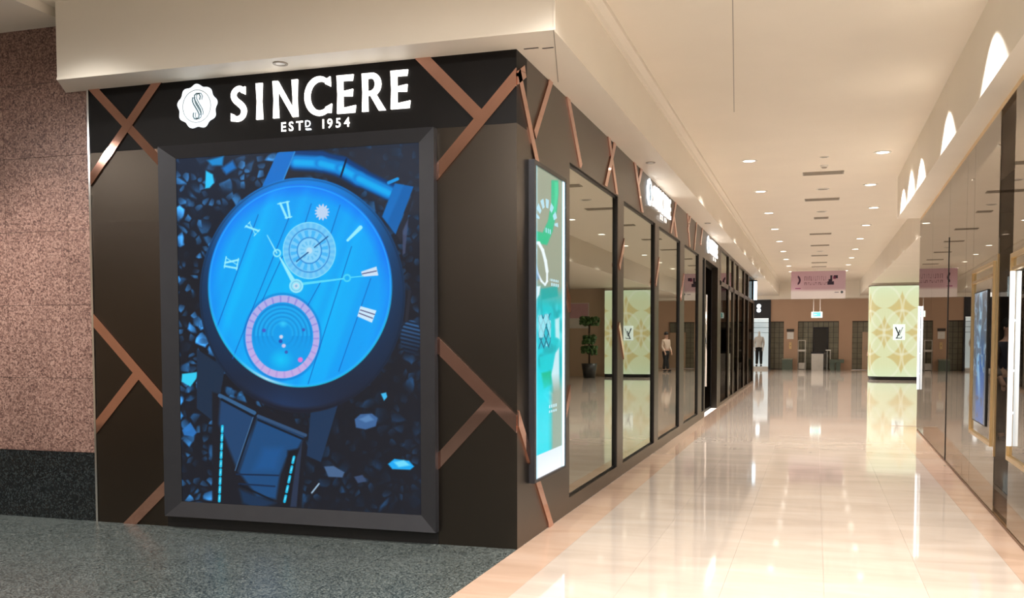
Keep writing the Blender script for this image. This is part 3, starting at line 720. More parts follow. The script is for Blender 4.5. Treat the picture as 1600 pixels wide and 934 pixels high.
# ================================================================== SIGNS
def letter_shapes():
    S = {}
    def add(ch, w, fnb): S[ch] = (w, fnb)
    # all in units of cap height 1
    add('I', 0.19, lambda b, f, d: b.prism([(0, 0), (0.19, 0), (0.165, 0.5), (0.19, 1), (0, 1), (0.025, 0.5)], f, 0, d))
    def N_(b, f, d):
        b.prism([(0.0, 0), (0.17, 0), (0.15, 0.5), (0.15, 1), (0.0, 1), (0.025, 0.5)], f, 0, d)
        b.prism([(0.0, 1), (0.16, 1), (0.72, 0.0), (0.58, 0.0)], f, 0, d)
        b.prism([(0.58, 0.0), (0.74, 0), (0.715, 0.5), (0.74, 1), (0.565, 1), (0.59, 0.5)], f, 0, d)
    add('N', 0.74, N_)
    def E_(b, f, d):
        b.prism([(0.0, 0), (0.18, 0), (0.18, 1), (0.0, 1), (0.02, 0.5)], f, 0, d)
        b.prism([(0.18, 0.85), (0.46, 0.84), (0.49, 1.0), (0.18, 1.0)], f, 0, d)
        b.prism([(0.18, 0.45), (0.45, 0.43), (0.47, 0.62), (0.18, 0.58)], f, 0, d)
        b.prism([(0.18, 0.0), (0.52, 0.0), (0.55, 0.19), (0.18, 0.14)], f, 0, d)
    add('E', 0.55, E_)
    def C_(b, f, d):
        p, w = [], []
        for i in range(25):
            a = math.radians(52 + (308 - 52) * i / 24)
            p.append((0.44 + 0.37 * math.cos(a), 0.5 + 0.44 * math.sin(a))); w.append(0.115 + 0.05 * math.sin(math.pi * i / 24))
        b.strip(p, w, f, 0, d)
        b.prism([(0.60, 0.80), (0.76, 0.72), (0.75, 0.98), (0.66, 0.93)], f, 0, d)
        b.prism([(0.60, 0.20), (0.68, 0.05), (0.77, 0.05), (0.79, 0.28)], f, 0, d)
    add('C', 0.79, C_)
    def R_(b, f, d):
        b.prism([(0.0, 0), (0.18, 0), (0.17, 0.5), (0.17, 1), (0.0, 1), (0.02, 0.5)], f, 0, d)
        p = [(0.17, 0.93), (0.28, 0.93)] + [(0.29 + 0.19 * math.sin(math.radians(a)), 0.70 + 0.23 * math.cos(math.radians(a))) for a in range(15, 180, 15)] + [(0.28, 0.47), (0.17, 0.47)]
        w = [0.14] * 2 + [0.15 + 0.03 * math.sin(math.radians(a)) for a in range(15, 180, 15)] + [0.12] * 2
        b.strip(p, w, f, 0, d)
        b.prism([(0.22, 0.46), (0.40, 0.46), (0.70, 0.0), (0.50, 0.0)], f, 0, d)
    add('R', 0.70, R_)
    def S_(b, f, d):
        ctl = [(0.40, 0.84), (0.31, 0.915), (0.20, 0.90), (0.11, 0.82), (0.09, 0.71), (0.15, 0.60), (0.27, 0.50), (0.37, 0.40), (0.41, 0.28), (0.36, 0.15), (0.25, 0.085), (0.13, 0.09), (0.04, 0.14)]
        w = [0.15, 0.14, 0.14, 0.15, 0.16, 0.17, 0.18, 0.17, 0.16, 0.15, 0.145, 0.15, 0.17]
        pts, ww = [], []
        for i in range(len(ctl) - 1):
            p0 = ctl[max(0, i - 1)]; p1 = ctl[i]; p2 = ctl[i + 1]; p3 = ctl[min(len(ctl) - 1, i + 2)]
            for k in range(4):
                q = k / 4
                pts.append(tuple(0.5 * (2 * p1[j] + (p2[j] - p0[j]) * q + (2 * p0[j] - 5 * p1[j] + 4 * p2[j] - p3[j]) * q * q + (3 * p1[j] - p0[j] - 3 * p2[j] + p3[j]) * q ** 3) for j in (0, 1)))
                ww.append(w[i] * (1 - q) + w[i + 1] * q)
        pts.append(ctl[-1]); ww.append(w[-1])
        b.strip(pts, ww, f, 0, d)
        b.prism([(0.33, 0.80), (0.455, 0.74), (0.46, 0.96), (0.37, 0.93)], f, 0, d)
        b.prism([(0.0, 0.03), (0.10, 0.02), (0.10, 0.20), (0.0, 0.25)], f, 0, d)
    add('S', 0.49, S_)
    return S
LET = letter_shapes()
def glyph_parts(text, h, parent, fnn, u0, v0, mat, depth, gap):
    """small lettering from the built-in font, one mesh per character"""
    u = u0
    for ch in text:
        if ch == ' ': u += h * 0.75; continue
        cu = bpy.data.curves.new('glyph', 'FONT'); cu.body = ch; cu.size = 1.0; cu.resolution_u = 3; cu.offset = 0.018
        ob = bpy.data.objects.new('glyph', cu); COL.objects.link(ob)
        dg = bpy.context.evaluated_depsgraph_get()
        me = bpy.data.meshes.new_from_object(ob.evaluated_get(dg))
        co = np.zeros(len(me.vertices) * 3); me.vertices.foreach_get('co', co); co = co.reshape(-1, 3)
        hh = 0.73; s = h / hh
        x0 = co[:, 0].min(); wdt = (co[:, 0].max() - x0) * s
        new = np.array([fnn(u + (p[0] - x0) * s, v0 + p[1] * s, depth) for p in co])
        me.vertices.foreach_set('co', new.ravel()); me.update()
        me.materials.clear(); me.materials.append(M[mat])
        bpy.data.objects.remove(ob); bpy.data.curves.remove(cu)
        link('small_letter', me, parent)
        u += wdt + gap
    return u
def make_sign(root, fnn, base, z0, boxes, emb, flip=1):
    """boxes: (left, right, bottom, top) of each capital on the wall plane"""
    for ch, (a_, b_, c_, d_) in zip('SINCERE', boxes):
        w, shp = LET[ch]
        f = lambda u, v, d, a_=a_, b_=b_, c_=c_, d_=d_, w=w: fnn(a_ + (b_ - a_) * u / w, c_ + (d_ - c_) * v, d)
        bb = MB(); shp(bb, f, 0.014); bb.build('letter', 'letter', root)
    cx, cz, ru, rv = emb
    poly = []
    for i in range(90):
        a = 2 * math.pi * i / 90
        r = 0.945 + 0.052 * math.cos(9 * (a - math.pi / 2))
        poly.append((cx + ru * r * math.cos(a), cz + rv * r * math.sin(a)))
    e = MB().prism(poly, fnn, 0, 0.016).build('emblem', 'emblem', root)
    rb = MB()
    ringp = [(cx + ru * 0.70 * math.cos(2 * math.pi * i / 48), cz + rv * 0.72 * math.sin(2 * math.pi * i / 48)) for i in range(49)]
    rb.strip(ringp, 0.007, fnn, 0.0162, 0.0172); rb.build('emblem_ring', 'emblem_soft', e)
    sm = MB()
    base_s = [(0.10, 0.22), (0.13, 0.36), (0.08, 0.47), (-0.02, 0.49), (-0.11, 0.42), (-0.12, 0.30), (-0.06, 0.16), (0.03, 0.0), (0.11, -0.14), (0.15, -0.28), (0.13, -0.40)]
    for kk, (ox, oz, sg) in enumerate([(0.03, 0.03, 1), (-0.03, -0.03, -1)]):
        for w_, dx in ((0.013, 0.0), (0.008, 0.11)):
            pts = [(cx + ru * (ox + sg * (1.2 * px + dx * sg)), cz + rv * (oz + sg * 1.1 * pz)) for px, pz in base_s]
            sm.strip(pts, w_, fnn, 0.0162 + kk * 0.001, 0.0172 + kk * 0.001)
    sm.build('emblem_monogram', 'emblem_line', e)
t = empty('shop_sign', (-1.7, -0.02, 3.05), 'lit white shop sign with wavy round seal above the big screen', 'sign')
fb = [(-2.283, -2.147, 3.155, 3.427), (-2.062, -2.006, 3.160, 3.430), (-1.917, -1.705, 3.160, 3.433), (-1.646, -1.424, 3.154, 3.438), (-1.381, -1.229, 3.156, 3.432), (-1.178, -0.990, 3.156, 3.430), (-0.949, -0.796, 3.158, 3.431)]
make_sign(t, FRONT(-0.005), 0, 0, fb, (-2.583, 3.297, 0.180, 0.172))
FS = FRONT(-0.005)
ue = glyph_parts('EST', 0.070, t, FS, -1.843, 3.055, 'letter', 0.02, 0.022)
ue2 = glyph_parts('D', 0.050, t, FS, ue - 0.004, 3.075, 'letter2', 0.02, 0.02)
MB().prism([(ue - 0.002, 3.055), (ue + 0.036, 3.055), (ue + 0.036, 3.064), (ue - 0.002, 3.064)], FS, 0, 0.02).build('underline', 'letter2', t)
glyph_parts('1954', 0.070, t, FS, -1.497, 3.055, 'letter', 0.02, 0.026)

def side_sign(y0, scale, z0, label):
    t = empty('shop_sign', (0.02, y0, z0), label, 'sign')
    u0 = -2.764; zb = 3.155
    mp = lambda x: y0 + (x - u0) * scale
    bx = [(mp(a_), mp(b_), z0 + (c_ - 3.05) , z0 + (d_ - 3.05)) for a_, b_, c_, d_ in fb]
    make_sign(t, SIDE(0.004), 0, 0, bx, (mp(-2.583), z0 + 0.237, 0.18 * scale, 0.172))
    e_ = glyph_parts('ESTD', 0.066, t, SIDE(0.004), mp(-1.83), z0 + 0.0, 'letter', 0.02, 0.022)
    glyph_parts('1954', 0.066, t, SIDE(0.004), mp(-1.47), z0 + 0.0, 'letter', 0.02, 0.026)
side_sign(5.36, 1.04, 3.075, 'lit white shop sign on the corridor side above the mirror windows')
side_sign(12.25, 1.04, 3.06, 'second lit white shop sign further along, above the black entrance door')

# ================================================================== BIG SCREEN
t = empty('video_screen', (-1.75, -0.03, 0.09), 'large portrait video screen showing a blue wristwatch on dark stones', 'screen')
xa, xb, za, zb = -2.915, -0.597, 0.095, 3.0
xi0, xi1, zi0, zi1 = -2.772, -0.722, 0.213, 2.902
b = MB(); yo, yi, yb_ = -0.065, -0.036, 0.0
b.add([(xa, yo, za), (xb, yo, za), (xb, yo, zb), (xa, yo, zb), (xi0, yi, zi0), (xi1, yi, zi0), (xi1, yi, zi1), (xi0, yi, zi1), (xa, yb_, za), (xb, yb_, za), (xb, yb_, zb), (xa, yb_, zb)],
      [(0, 1, 5, 4), (1, 2, 6, 5), (2, 3, 7, 6), (3, 0, 4, 7), (1, 0, 8, 9), (2, 1, 9, 10), (3, 2, 10, 11), (0, 3, 11, 8)])
b.build('frame', 'frame', t)
box('backing', 'dark', t, xi0 - .01, xi1 + .01, -0.028, -0.002, zi0 - .01, zi1 + .01)
HF = np.array([[1.75531947e+02, -6.10776403e+00, 8.05320136e+02], [-2.35597324e+01, -2.24903270e+02, 8.60222529e+02], [-4.39176735e-02, -7.18160822e-03, 1.0]])
HS = np.array([[1.77052735e+02, -6.07759583e+00, 8.14549724e+02], [7.33080825e+01, -2.23792401e+02, 8.58569178e+02], [1.38896482e-01, -7.14613597e-03, 1.0]])
def canvas(Hm, u, v):
    w = Hm[2, 0] * u + Hm[2, 1] * v + Hm[2, 2]
    return (Hm[0, 0] * u + Hm[0, 1] * v + Hm[0, 2]) / w, (Hm[1, 0] * u + Hm[1, 1] * v + Hm[1, 2]) / w
def vnoise(x, y, seed):
    r_ = np.random.default_rng(seed); G = r_.random((256, 256))
    xi = np.floor(x).astype(int); yi_ = np.floor(y).astype(int); fx = x - xi; fy = y - yi_
    fx = fx * fx * (3 - 2 * fx); fy = fy * fy * (3 - 2 * fy)
    g = lambda a, c: G[a % 256, c % 256]
    return (g(xi, yi_) * (1 - fx) + g(xi + 1, yi_) * fx) * (1 - fy) + (g(xi, yi_ + 1) * (1 - fx) + g(xi + 1, yi_ + 1) * fx) * fy
class Paint:
    def __init__(s, x, y, base): s.x, s.y = x, y; s.c = np.zeros(x.shape + (3,)) + np.array(base, float)
    def mix(s, m, col, a=1.0):
        m = (np.clip(m, 0, 1) * a)[..., None]; s.c = s.c * (1 - m) + np.asarray(col, float) * m
    def seg(s, p, q, w, col, a=1.0, w2=None, soft=0.9):
        w2 = w if w2 is None else w2
        dx, dy = q[0] - p[0], q[1] - p[1]; L2 = dx * dx + dy * dy
        tt = np.clip(((s.x - p[0]) * dx + (s.y - p[1]) * dy) / L2, 0, 1)
        d = np.hypot(s.x - p[0] - tt * dx, s.y - p[1] - tt * dy)
        s.mix((w / 2 * (1 - tt) + w2 / 2 * tt - d) / soft + 0.5, col, a)
    def poly(s, pts, col, a=1.0, soft=1.0):
        m = s.pmask(pts, soft); s.mix(m, col, a); return m
    def pmask(s, pts, soft=1.0):
        ins = np.zeros(s.x.shape, bool); dm = np.full(s.x.shape, 1e9); n = len(pts)
        for i in range(n):
            (x0, y0), (x1, y1) = pts[i], pts[(i + 1) % n]
            if y0 != y1:
                cnd = ((y0 > s.y) != (y1 > s.y)) & (s.x < (x1 - x0) * (s.y - y0) / (y1 - y0) + x0); ins ^= cnd
            dx, dy = x1 - x0, y1 - y0; L2 = dx * dx + dy * dy + 1e-9
            tt = np.clip(((s.x - x0) * dx + (s.y - y0) * dy) / L2, 0, 1)
            dm = np.minimum(dm, np.hypot(s.x - x0 - tt * dx, s.y - y0 - tt * dy))
        return np.clip(np.where(ins, dm, -dm) / soft + 0.5, 0, 1)
    def er(s, c, rx, ry): return np.hypot((s.x - c[0]) / rx, (s.y - c[1]) / ry)
def watch_fn(u, v):
    x, y = canvas(HF, u, v)
    P = Paint(x, y, (22, 24, 32))
    # --- gravel: random crystal facets, bluer and brighter at the upper left, dim at the lower right
    P.mix(np.clip((430 - y) / 200, 0, 1) * np.clip((560 - x) / 250, 0, 1), (14, 34, 62), 0.8)
    P.mix(np.clip((x - 470) / 120, 0, 1) * np.clip((420 - y) / 160, 0, 1), (40, 56, 80), 0.75)
    def gravel(cell, seed, ox):
        """broken stone: random convex cells, each facet with its own tone, dark between"""
        r_ = np.random.default_rng(seed); jx = r_.random((128, 128)); jy = r_.random((128, 128)); tn = r_.random((128, 128)); an = r_.random((128, 128)) * 6.283
        X_ = (x + ox) / cell + 0.22 * vnoise(x / 9, y / 9, seed + 1); Y_ = y / cell / 1.08
        xi = np.floor(X_).astype(int); yi_ = np.floor(Y_).astype(int)
        f1 = np.full(x.shape, 9.0); f2 = np.full(x.shape, 9.0); tone = np.zeros(x.shape); fac = np.zeros(x.shape)
        for dy in (-1, 0, 1):
            for dx in (-1, 0, 1):
                a_ = (xi + dx) % 128; b_ = (yi_ + dy) % 128
                px_ = xi + dx + jx[a_, b_]; py_ = yi_ + dy + jy[a_, b_]
                d = np.hypot(X_ - px_, Y_ - py_)
                near = d < f1
                f2 = np.where(near, f1, np.minimum(f2, d)); f1 = np.where(near, d, f1)
                tone = np.where(near, tn[a_, b_], tone)
                fac = np.where(near, (X_ - px_) * np.cos(an[a_, b_]) + (Y_ - py_) * np.sin(an[a_, b_]), fac)
        return tone, np.clip((f2 - f1 - 0.06) / 0.30, 0, 1), fac
    for cell, seed, ox, wgt in ((19, 41, 0, 1.0), (11, 57, 5, 0.6)):
        tone, gap, fac = gravel(cell, seed, ox)
        left_ = np.clip((480 - x) / 120, 0.0, 1); upr = np.clip((430 - y) / 160, 0, 1)
        amp = np.clip(0.30 + 0.75 * left_ + 0.15 * upr, 0, 1.0)
        lit = np.clip(tone - 0.38, 0, 1) ** 1.4 * 2.3 * amp * gap * np.clip(0.75 + 0.9 * fac, 0.15, 1.6)
        colr = stack(14 + 55 * lit, 24 + 150 * lit, 40 + 225 * lit)
        m_ = (np.clip(lit * 3.2, 0, 1) * wgt)[..., None]
        P.c = P.c * (1 - m_) + colr * m_
    # --- the conspicuous stones
    P.poly([(320, 266), (331, 272), (333, 285), (326, 293), (319, 294)], (40, 200, 255), 1, 2.5)
    P.poly([(322, 250), (348, 243), (346, 258), (330, 258)], (0, 150, 230), 0.9, 4); P.poly([(345, 262), (362, 250), (368, 262), (352, 272)], (0, 120, 210), 0.9, 5)
    P.poly([(283, 584), (308, 581), (305, 592), (296, 604), (282, 596)], (50, 205, 245), 1, 2)
    P.poly([(283, 672), (296, 660), (306, 676), (300, 682), (286, 680)], (40, 120, 200), 0.9, 2)
    P.poly([(553, 655), (562, 647), (580, 646), (589, 653), (586, 666), (570, 671), (555, 668)], (60, 100, 152), 1, 2); P.poly([(560, 655), (575, 648), (583, 656), (570, 660)], (92, 138, 190), 0.8, 3)
    P.poly([(605, 725), (615, 717), (638, 720), (646, 729), (640, 734), (612, 733)], (20, 170, 245), 1, 2); P.poly([(614, 722), (630, 719), (640, 727), (622, 730)], (120, 225, 255), 0.9, 3)
    P.poly([(594, 615), (602, 613), (604, 620), (599, 626)], (60, 185, 240), 1, 1.5)
    P.poly([(505, 729), (520, 728), (537, 738), (534, 746), (512, 745)], (70, 100, 140), 1, 2); P.poly([(552, 745), (565, 742), (572, 752), (558, 755)], (55, 75, 110), 1, 2)
    P.seg((486, 770), (497, 756), 2.5, (150, 180, 205))
    # --- strap and lugs at the top
    P.poly([(458, 238), (655, 223), (655, 330), (612, 340), (560, 285), (470, 275), (440, 280)], (46, 46, 54), 0.55, 8)
    ang = [(461, 250), (500, 252), (532, 260), (560, 276), (606, 298)]
    for i in range(4):
        P.seg(ang[i], ang[i + 1], 32 if i < 3 else 28, (4, 60, 122), 1, soft=5)
    for i in range(4):
        P.seg((ang[i][0], ang[i][1] + 2), (ang[i + 1][0], ang[i + 1][1] + 2), 20, (0, 134, 222), 1, soft=5)
        P.seg((ang[i][0], ang[i][1] + 3), (ang[i + 1][0], ang[i + 1][1] + 3), 9, (6, 180, 248), 0.85, soft=4)
    P.seg((540, 248), (531, 276), 3, (5, 30, 62)); P.seg((606, 285), (620, 279), 5, (20, 150, 230))
    P.poly([(432, 238), (459, 236), (441, 282), (408, 291)], (6, 112, 205), 1, 1.2); P.seg((459, 237), (441, 281), 2, (45, 140, 215))
    P.poly([(616, 286), (645, 291), (617, 366), (596, 338)], (8, 98, 175), 1, 1.2); P.poly([(616, 286), (630, 288), (604, 348), (596, 338)], (14, 118, 205), 0.6, 4)
    P.poly([(645, 296), (648, 296), (625, 378), (618, 366)], (36, 40, 52), 1, 1.5); P.poly([(628, 360), (637, 340), (632, 395), (628, 398)], (70, 80, 112), .8, 2)
    # --- strap and lugs at the bottom
    P.poly([(306, 545), (350, 575), (334, 660), (306, 638)], (24, 44, 68), 1, 1.5)
    P.poly([(484, 645), (528, 628), (500, 722), (478, 712)], (26, 52, 84), 1, 1.5)
    P.poly([(330, 612), (420, 640), (478, 672), (470, 800), (330, 796)], (24, 25, 33), 1, 3)
    m = P.poly([(343, 622), (396, 648), (388, 690), (370, 736), (352, 690), (340, 662)], (30, 66, 108), 1, 5)
    P.poly([(401, 652), (474, 682), (462, 706), (446, 716), (436, 742), (430, 780), (400, 775), (372, 738)], (25, 74, 124), 1, 5)
    P.poly([(410, 700), (440, 700), (430, 735), (395, 735)], (24, 92, 160), 0.55, 12)
    P.seg((342, 618), (396, 645), 6, (52, 96, 140)); P.seg((345, 624), (396, 651), 4, (14, 22, 34)); P.seg((402, 650), (476, 680), 5, (48, 80, 118)); P.seg((402, 656), (472, 686), 3.5, (14, 24, 38))
    P.seg((396, 652), (368, 735), 3.5, (12, 24, 42)); P.seg((394, 652), (366, 735), 1.4, (70, 110, 150))
    P.seg((368, 741), (434, 743), 2.5, (15, 40, 72)); P.seg((372, 756), (428, 760), 2.5, (15, 40, 72)); P.seg((374, 758), (425, 782), 3, (10, 18, 30))
    P.poly([(372, 764), (430, 786), (400, 796), (378, 786)], (18, 58, 100), 0.7, 6)
    P.poly([(448, 704), (470, 700), (466, 790), (440, 792)], (20, 21, 28), 1, 4); P.poly([(462, 715), (471, 690), (462, 792), (452, 792)], (46, 64, 96), 0.7, 2)
    for i, q in enumerate(np.linspace(0, 1, 10)[:-1]):
        a_ = (346 - 5 * q, 666 + 122 * q); P.seg(a_, (a_[0] - .4, a_[1] + 8.5), 4.2, (20, 190, 235)); P.seg((a_[0], a_[1] + 2), (a_[0] - .3, a_[1] + 6), 1.8, (110, 235, 255))
    for i, q in enumerate(np.linspace(0, 1, 6)[:-1]):
        a_ = (458 - 16 * q, 714 + 76 * q); P.seg(a_, (a_[0] - 2, a_[1] + 9), 4.2, (20, 185, 232)); P.seg((a_[0] - .5, a_[1] + 2), (a_[0] - 1.4, a_[1] + 6), 1.8, (105, 230, 255))
    # --- crown
    P.seg((639, 455), (634, 500), 5, (34, 36, 46))
    e = P.er((641, 527), 17, 28)
    rib = 0.5 + 0.5 * np.sin((y + (x - 641) * -0.25) * 1.02)
    P.mix((1 - e) * 12, (16, 24, 38)); P.mix(((1 - e) * 12).clip(0, 1) * rib * np.clip((560 - y) / 50, 0, 1), (50, 104, 160), 0.9)
    # --- case: lit from above, nearly black below
    e = P.er((471, 461), 161, 184)
    k = np.clip((y - 275) / 370, 0, 1)
    case = np.stack([6 + 22 * k, 104 * (1 - k) ** 1.3 + 30, 190 * (1 - k) ** 1.2 + 44], -1)
    mm = np.clip((1 - e) * 90 + .5, 0, 1)[..., None]
    lr = np.clip(np.abs(x - 465) / 160, 0, 1)[..., None] ** 3
    case = case * (1 - 0.55 * lr) + np.array([14, 24, 40]) * 0.55 * lr
    case = case + (np.clip((y - 590) / 45, 0, 1) * np.clip(1 - np.abs(x - 440) / 130, 0, 1) * np.clip((0.975 - e) * 30, 0, 1))[..., None] * np.array([0, 22, 46])
    P.c = P.c * (1 - mm) + case * mm
    P.mix(1 - np.abs(e - 0.985) / 0.012, (10, 18, 30), 0.35)
    # --- dial
    dc = (467.5, 446); ed = P.er(dc, 143.5, 158)
    rim = np.clip((ed - 0.86) / 0.14, 0, 1)
    ce = np.clip(1 - np.hypot((x - 440) / 190, (y - 470) / 210), 0, 1)
    dial = np.stack([0 + 4 * rim, 160 + 22 * ce - 40 * rim * np.clip((560 - y) / 160, 0, 1), 250 + 0 * rim], -1)
    band_ = vnoise((x + y * 0.36) / 13, y / 600, 3)[..., None]
    dial = dial + (band_ - .5) * np.array([0, 24, 8])
    mm = np.clip((1 - ed) * 80 + .5, 0, 1)[..., None]
    P.c = P.c * (1 - mm) + dial * mm
    inside = ((1 - ed) * 60).clip(0, 1)
    for (p, q) in [((402, 335), (338, 510)), ((452, 335), (362, 560)), ((485, 318), (470, 365)), ((530, 320), (498, 420)), ((440, 400), (408, 470)), ((500, 440), (478, 480)), ((548, 385), (480, 600)), ((578, 435), (528, 580))]:
        P.seg(p, q, 1.4, (0, 92, 190), 0.8)
    P.mix(inside * (1 - np.abs(ed - 0.985) / 0.012), (40, 180, 255), 0.9)
    P.mix((1 - np.abs(ed - 1.0) / 0.012) * np.clip((y - 400) / 100, 0, 1), (20, 200, 240), 0.95)
    P.mix((1 - np.abs(ed - 0.992) / 0.022) * np.clip(1 - np.abs(x - 415) / 45, 0, 1) * (y > 500), (215, 235, 245), 0.95)
    W = (150, 238, 255)
    # numerals
    def num(segs, c, ang_, sc=1.0, col=W):
        ca, sa = math.cos(ang_), math.sin(ang_)
        for (x0, y0, x1, y1, w) in segs:
            a_ = (c[0] + sc * (x0 * ca - y0 * sa), c[1] + sc * (x0 * sa + y0 * ca)); b_ = (c[0] + sc * (x1 * ca - y1 * sa), c[1] + sc * (x1 * sa + y1 * ca))
            P.seg(a_, b_, w * sc, col)
    Xn = [(-4, -11, 5, 11, 3.4), (5, -11, -4, 11, 1.4), (-7, -11, -1, -11, 1.6), (2, -11, 7, -11, 1.6), (-7, 11, -1, 11, 1.6), (2, 11, 8, 11, 1.6)]
    In = [(0, -11, 0, 11, 3.2)]
    num([(x0 + 3, y0, x1 + 3, y1, w) for x0, y0, x1, y1, w in Xn] + [(-7, -11, -7, 11, 3.2), (-10, -11, 10, -11, 1.8), (-10, 11, 10, 11, 1.8)], (360, 411), math.radians(-80), 0.88)
    num(Xn, (392.5, 357), math.radians(-48), 0.88)
    num([(-5, -12, 0, 12, 3.6), (6, -12, 5, 12, 3.4), (-9, -12, 9, -12, 2.0), (-2, 12, 8, 12, 2.0)], (444, 328), math.radians(-12), 1.0)
    P.seg((562, 355), (542, 375), 6.5, W, w2=4); P.poly([(563, 424), (587, 416), (590, 430), (565, 432)], (205, 228, 250), 1, 1); P.seg((565, 427.5), (587, 423), 1.6, (70, 70, 120))
    P.poly([(562, 478), (587, 485), (580, 504), (557, 494)], (205, 235, 255), 1, 1); P.seg((562, 484), (584, 491), 1.6, (70, 60, 110)); P.seg((560, 489), (581, 497), 1.6, (70, 60, 110))
    # sun motif
    th = np.arctan2(y - 331, x - 502); e = P.er((502, 331), 12.5, 14)
    P.mix((1 - e / (0.84 + 0.16 * np.cos(13 * th))) * 10, (190, 215, 245))
    # upper sub-dial
    e = P.er((482, 391), 41, 44); th = np.arctan2(y - 391, x - 482)
    m = np.clip((1 - e) * 35 + .5, 0, 1)
    P.mix(m, (120, 205, 250)); P.mix(m * (e > .78) * (0.5 + 0.5 * np.sin(26 * th)), (80, 185, 248), 0.6)
    P.mix((1 - np.abs(e - 0.77) / 0.03), (20, 110, 200), 0.9); P.mix(np.clip((0.74 - e) * 30, 0, 1) * (e > 0.46), (70, 185, 250)); P.mix(np.clip((0.74 - e) * 30, 0, 1) * (e > .48) * (np.sin(16 * th + 1) > .1), (150, 220, 255), 0.6)
    P.mix((1 - np.abs(e - 0.46) / 0.03), (20, 110, 200), 0.9); P.mix(np.clip((0.44 - e) * 30, 0, 1), (135, 212, 252)); P.mix(np.clip((0.36 - e) * 30, 0, 1) * (np.sin(12 * th) > .3) * (e > .2), (80, 180, 240), .6)
    P.mix(np.clip((0.14 - e) * 20, 0, 1), (190, 225, 245)); P.seg((511, 369), (490, 386), 1.8, (30, 90, 150)); P.seg((480, 394), (462, 408), 2.0, (30, 90, 150))
    P.mix((1 - np.abs(e - 1.0) / 0.03), (150, 235, 255), 0.9)
    # lower sub-dial
    c2 = (440, 526); e = P.er(c2, 58, 65); th = np.arctan2(y - c2[1], x - c2[0])
    P.mix((1 - np.abs(e - 1.03) / .05), (0, 90, 190), .5)
    P.mix(np.clip((1 - e) * 45 + .5, 0, 1), (178, 176, 236)); P.mix(np.clip((1 - e) * 45, 0, 1) * (np.sin(30 * th) > .75), (120, 120, 220), .5)
    P.mix(np.clip((y - 500) / 80, 0, 1) * np.clip((1 - e) * 45, 0, 1), (215, 170, 225), 0.5)
    ei = np.clip((0.83 - e) * 45 + .5, 0, 1); P.mix(ei, (0, 158, 238))
    for rr in (.3, .42, .54, .66, .77):
        ee = P.er((440, 519 + 6 * rr), 58 * rr, 62 * rr); P.mix(ei * (1 - np.abs(ee - 1) / (.04 / rr)) * np.clip((545 - y) / 25, 0, 1), (0, 110, 195), 0.5); P.mix(ei * (1 - np.abs(ee - .93) / (.05 / rr)) * (y < 525) , (40, 190, 250), 0.6)
    P.mix(ei * np.clip(1 - np.hypot((x - 438) / 22, (y - 562) / 20), 0, 1), (0, 205, 255), 0.9)
    P.mix(ei * np.clip(1 - np.hypot((x - 441) / 8, (y - 506) / 7), 0, 1), (60, 210, 255), 0.9)
    for q, r__, col in [((411, 516), 3, (70, 90, 200)), ((473, 515), 2.5, (60, 90, 190)), ((468, 562), 4, (225, 120, 210)), ((438, 526), 3, (210, 215, 240)), ((442, 540), 3.2, (200, 200, 240)), ((437, 533), 3, (40, 80, 180)), ((446, 550), 2.5, (60, 90, 180))]:
        P.mix((r__ - np.hypot(x - q[0], y - q[1])) / 1.5 + .5, col)
    # hands
    P.seg((461, 446), (436, 402), 8, W, w2=2.4); P.seg((431, 395), (416, 367), 2.2, W, w2=1.2)
    r1 = np.hypot(x - 431.5, y - 395); P.mix((1 - np.abs(r1 - 5.2) / 1.8) + .2, W)
    P.seg((464, 444), (536, 435), 4.5, (90, 220, 252), w2=2.2); P.seg((547, 433), (566, 431), 1.6, (90, 220, 252)); r1 = np.hypot(x - 541, y - 434); P.mix((1 - np.abs(r1 - 5) / 1.8) + .2, (80, 215, 250))
    r1 = np.hypot(x - 461.5, (y - 446.5)); P.mix((11 - r1) + .5, (150, 232, 252)); P.mix(1 - np.abs(r1 - 7.5), (90, 170, 225), .8); P.mix((5 - r1), (200, 225, 245)); P.mix((2.5 - r1), (120, 190, 230))
    return P.c
M['screen'] = painted('led_screen', 0.76, 0.3, spec=0.06)
paint_grid('display', M['screen'], t, lambda u, v: stack(u, -0.032, v), xi0, xi1, zi0, zi1, 430, 600, watch_fn)

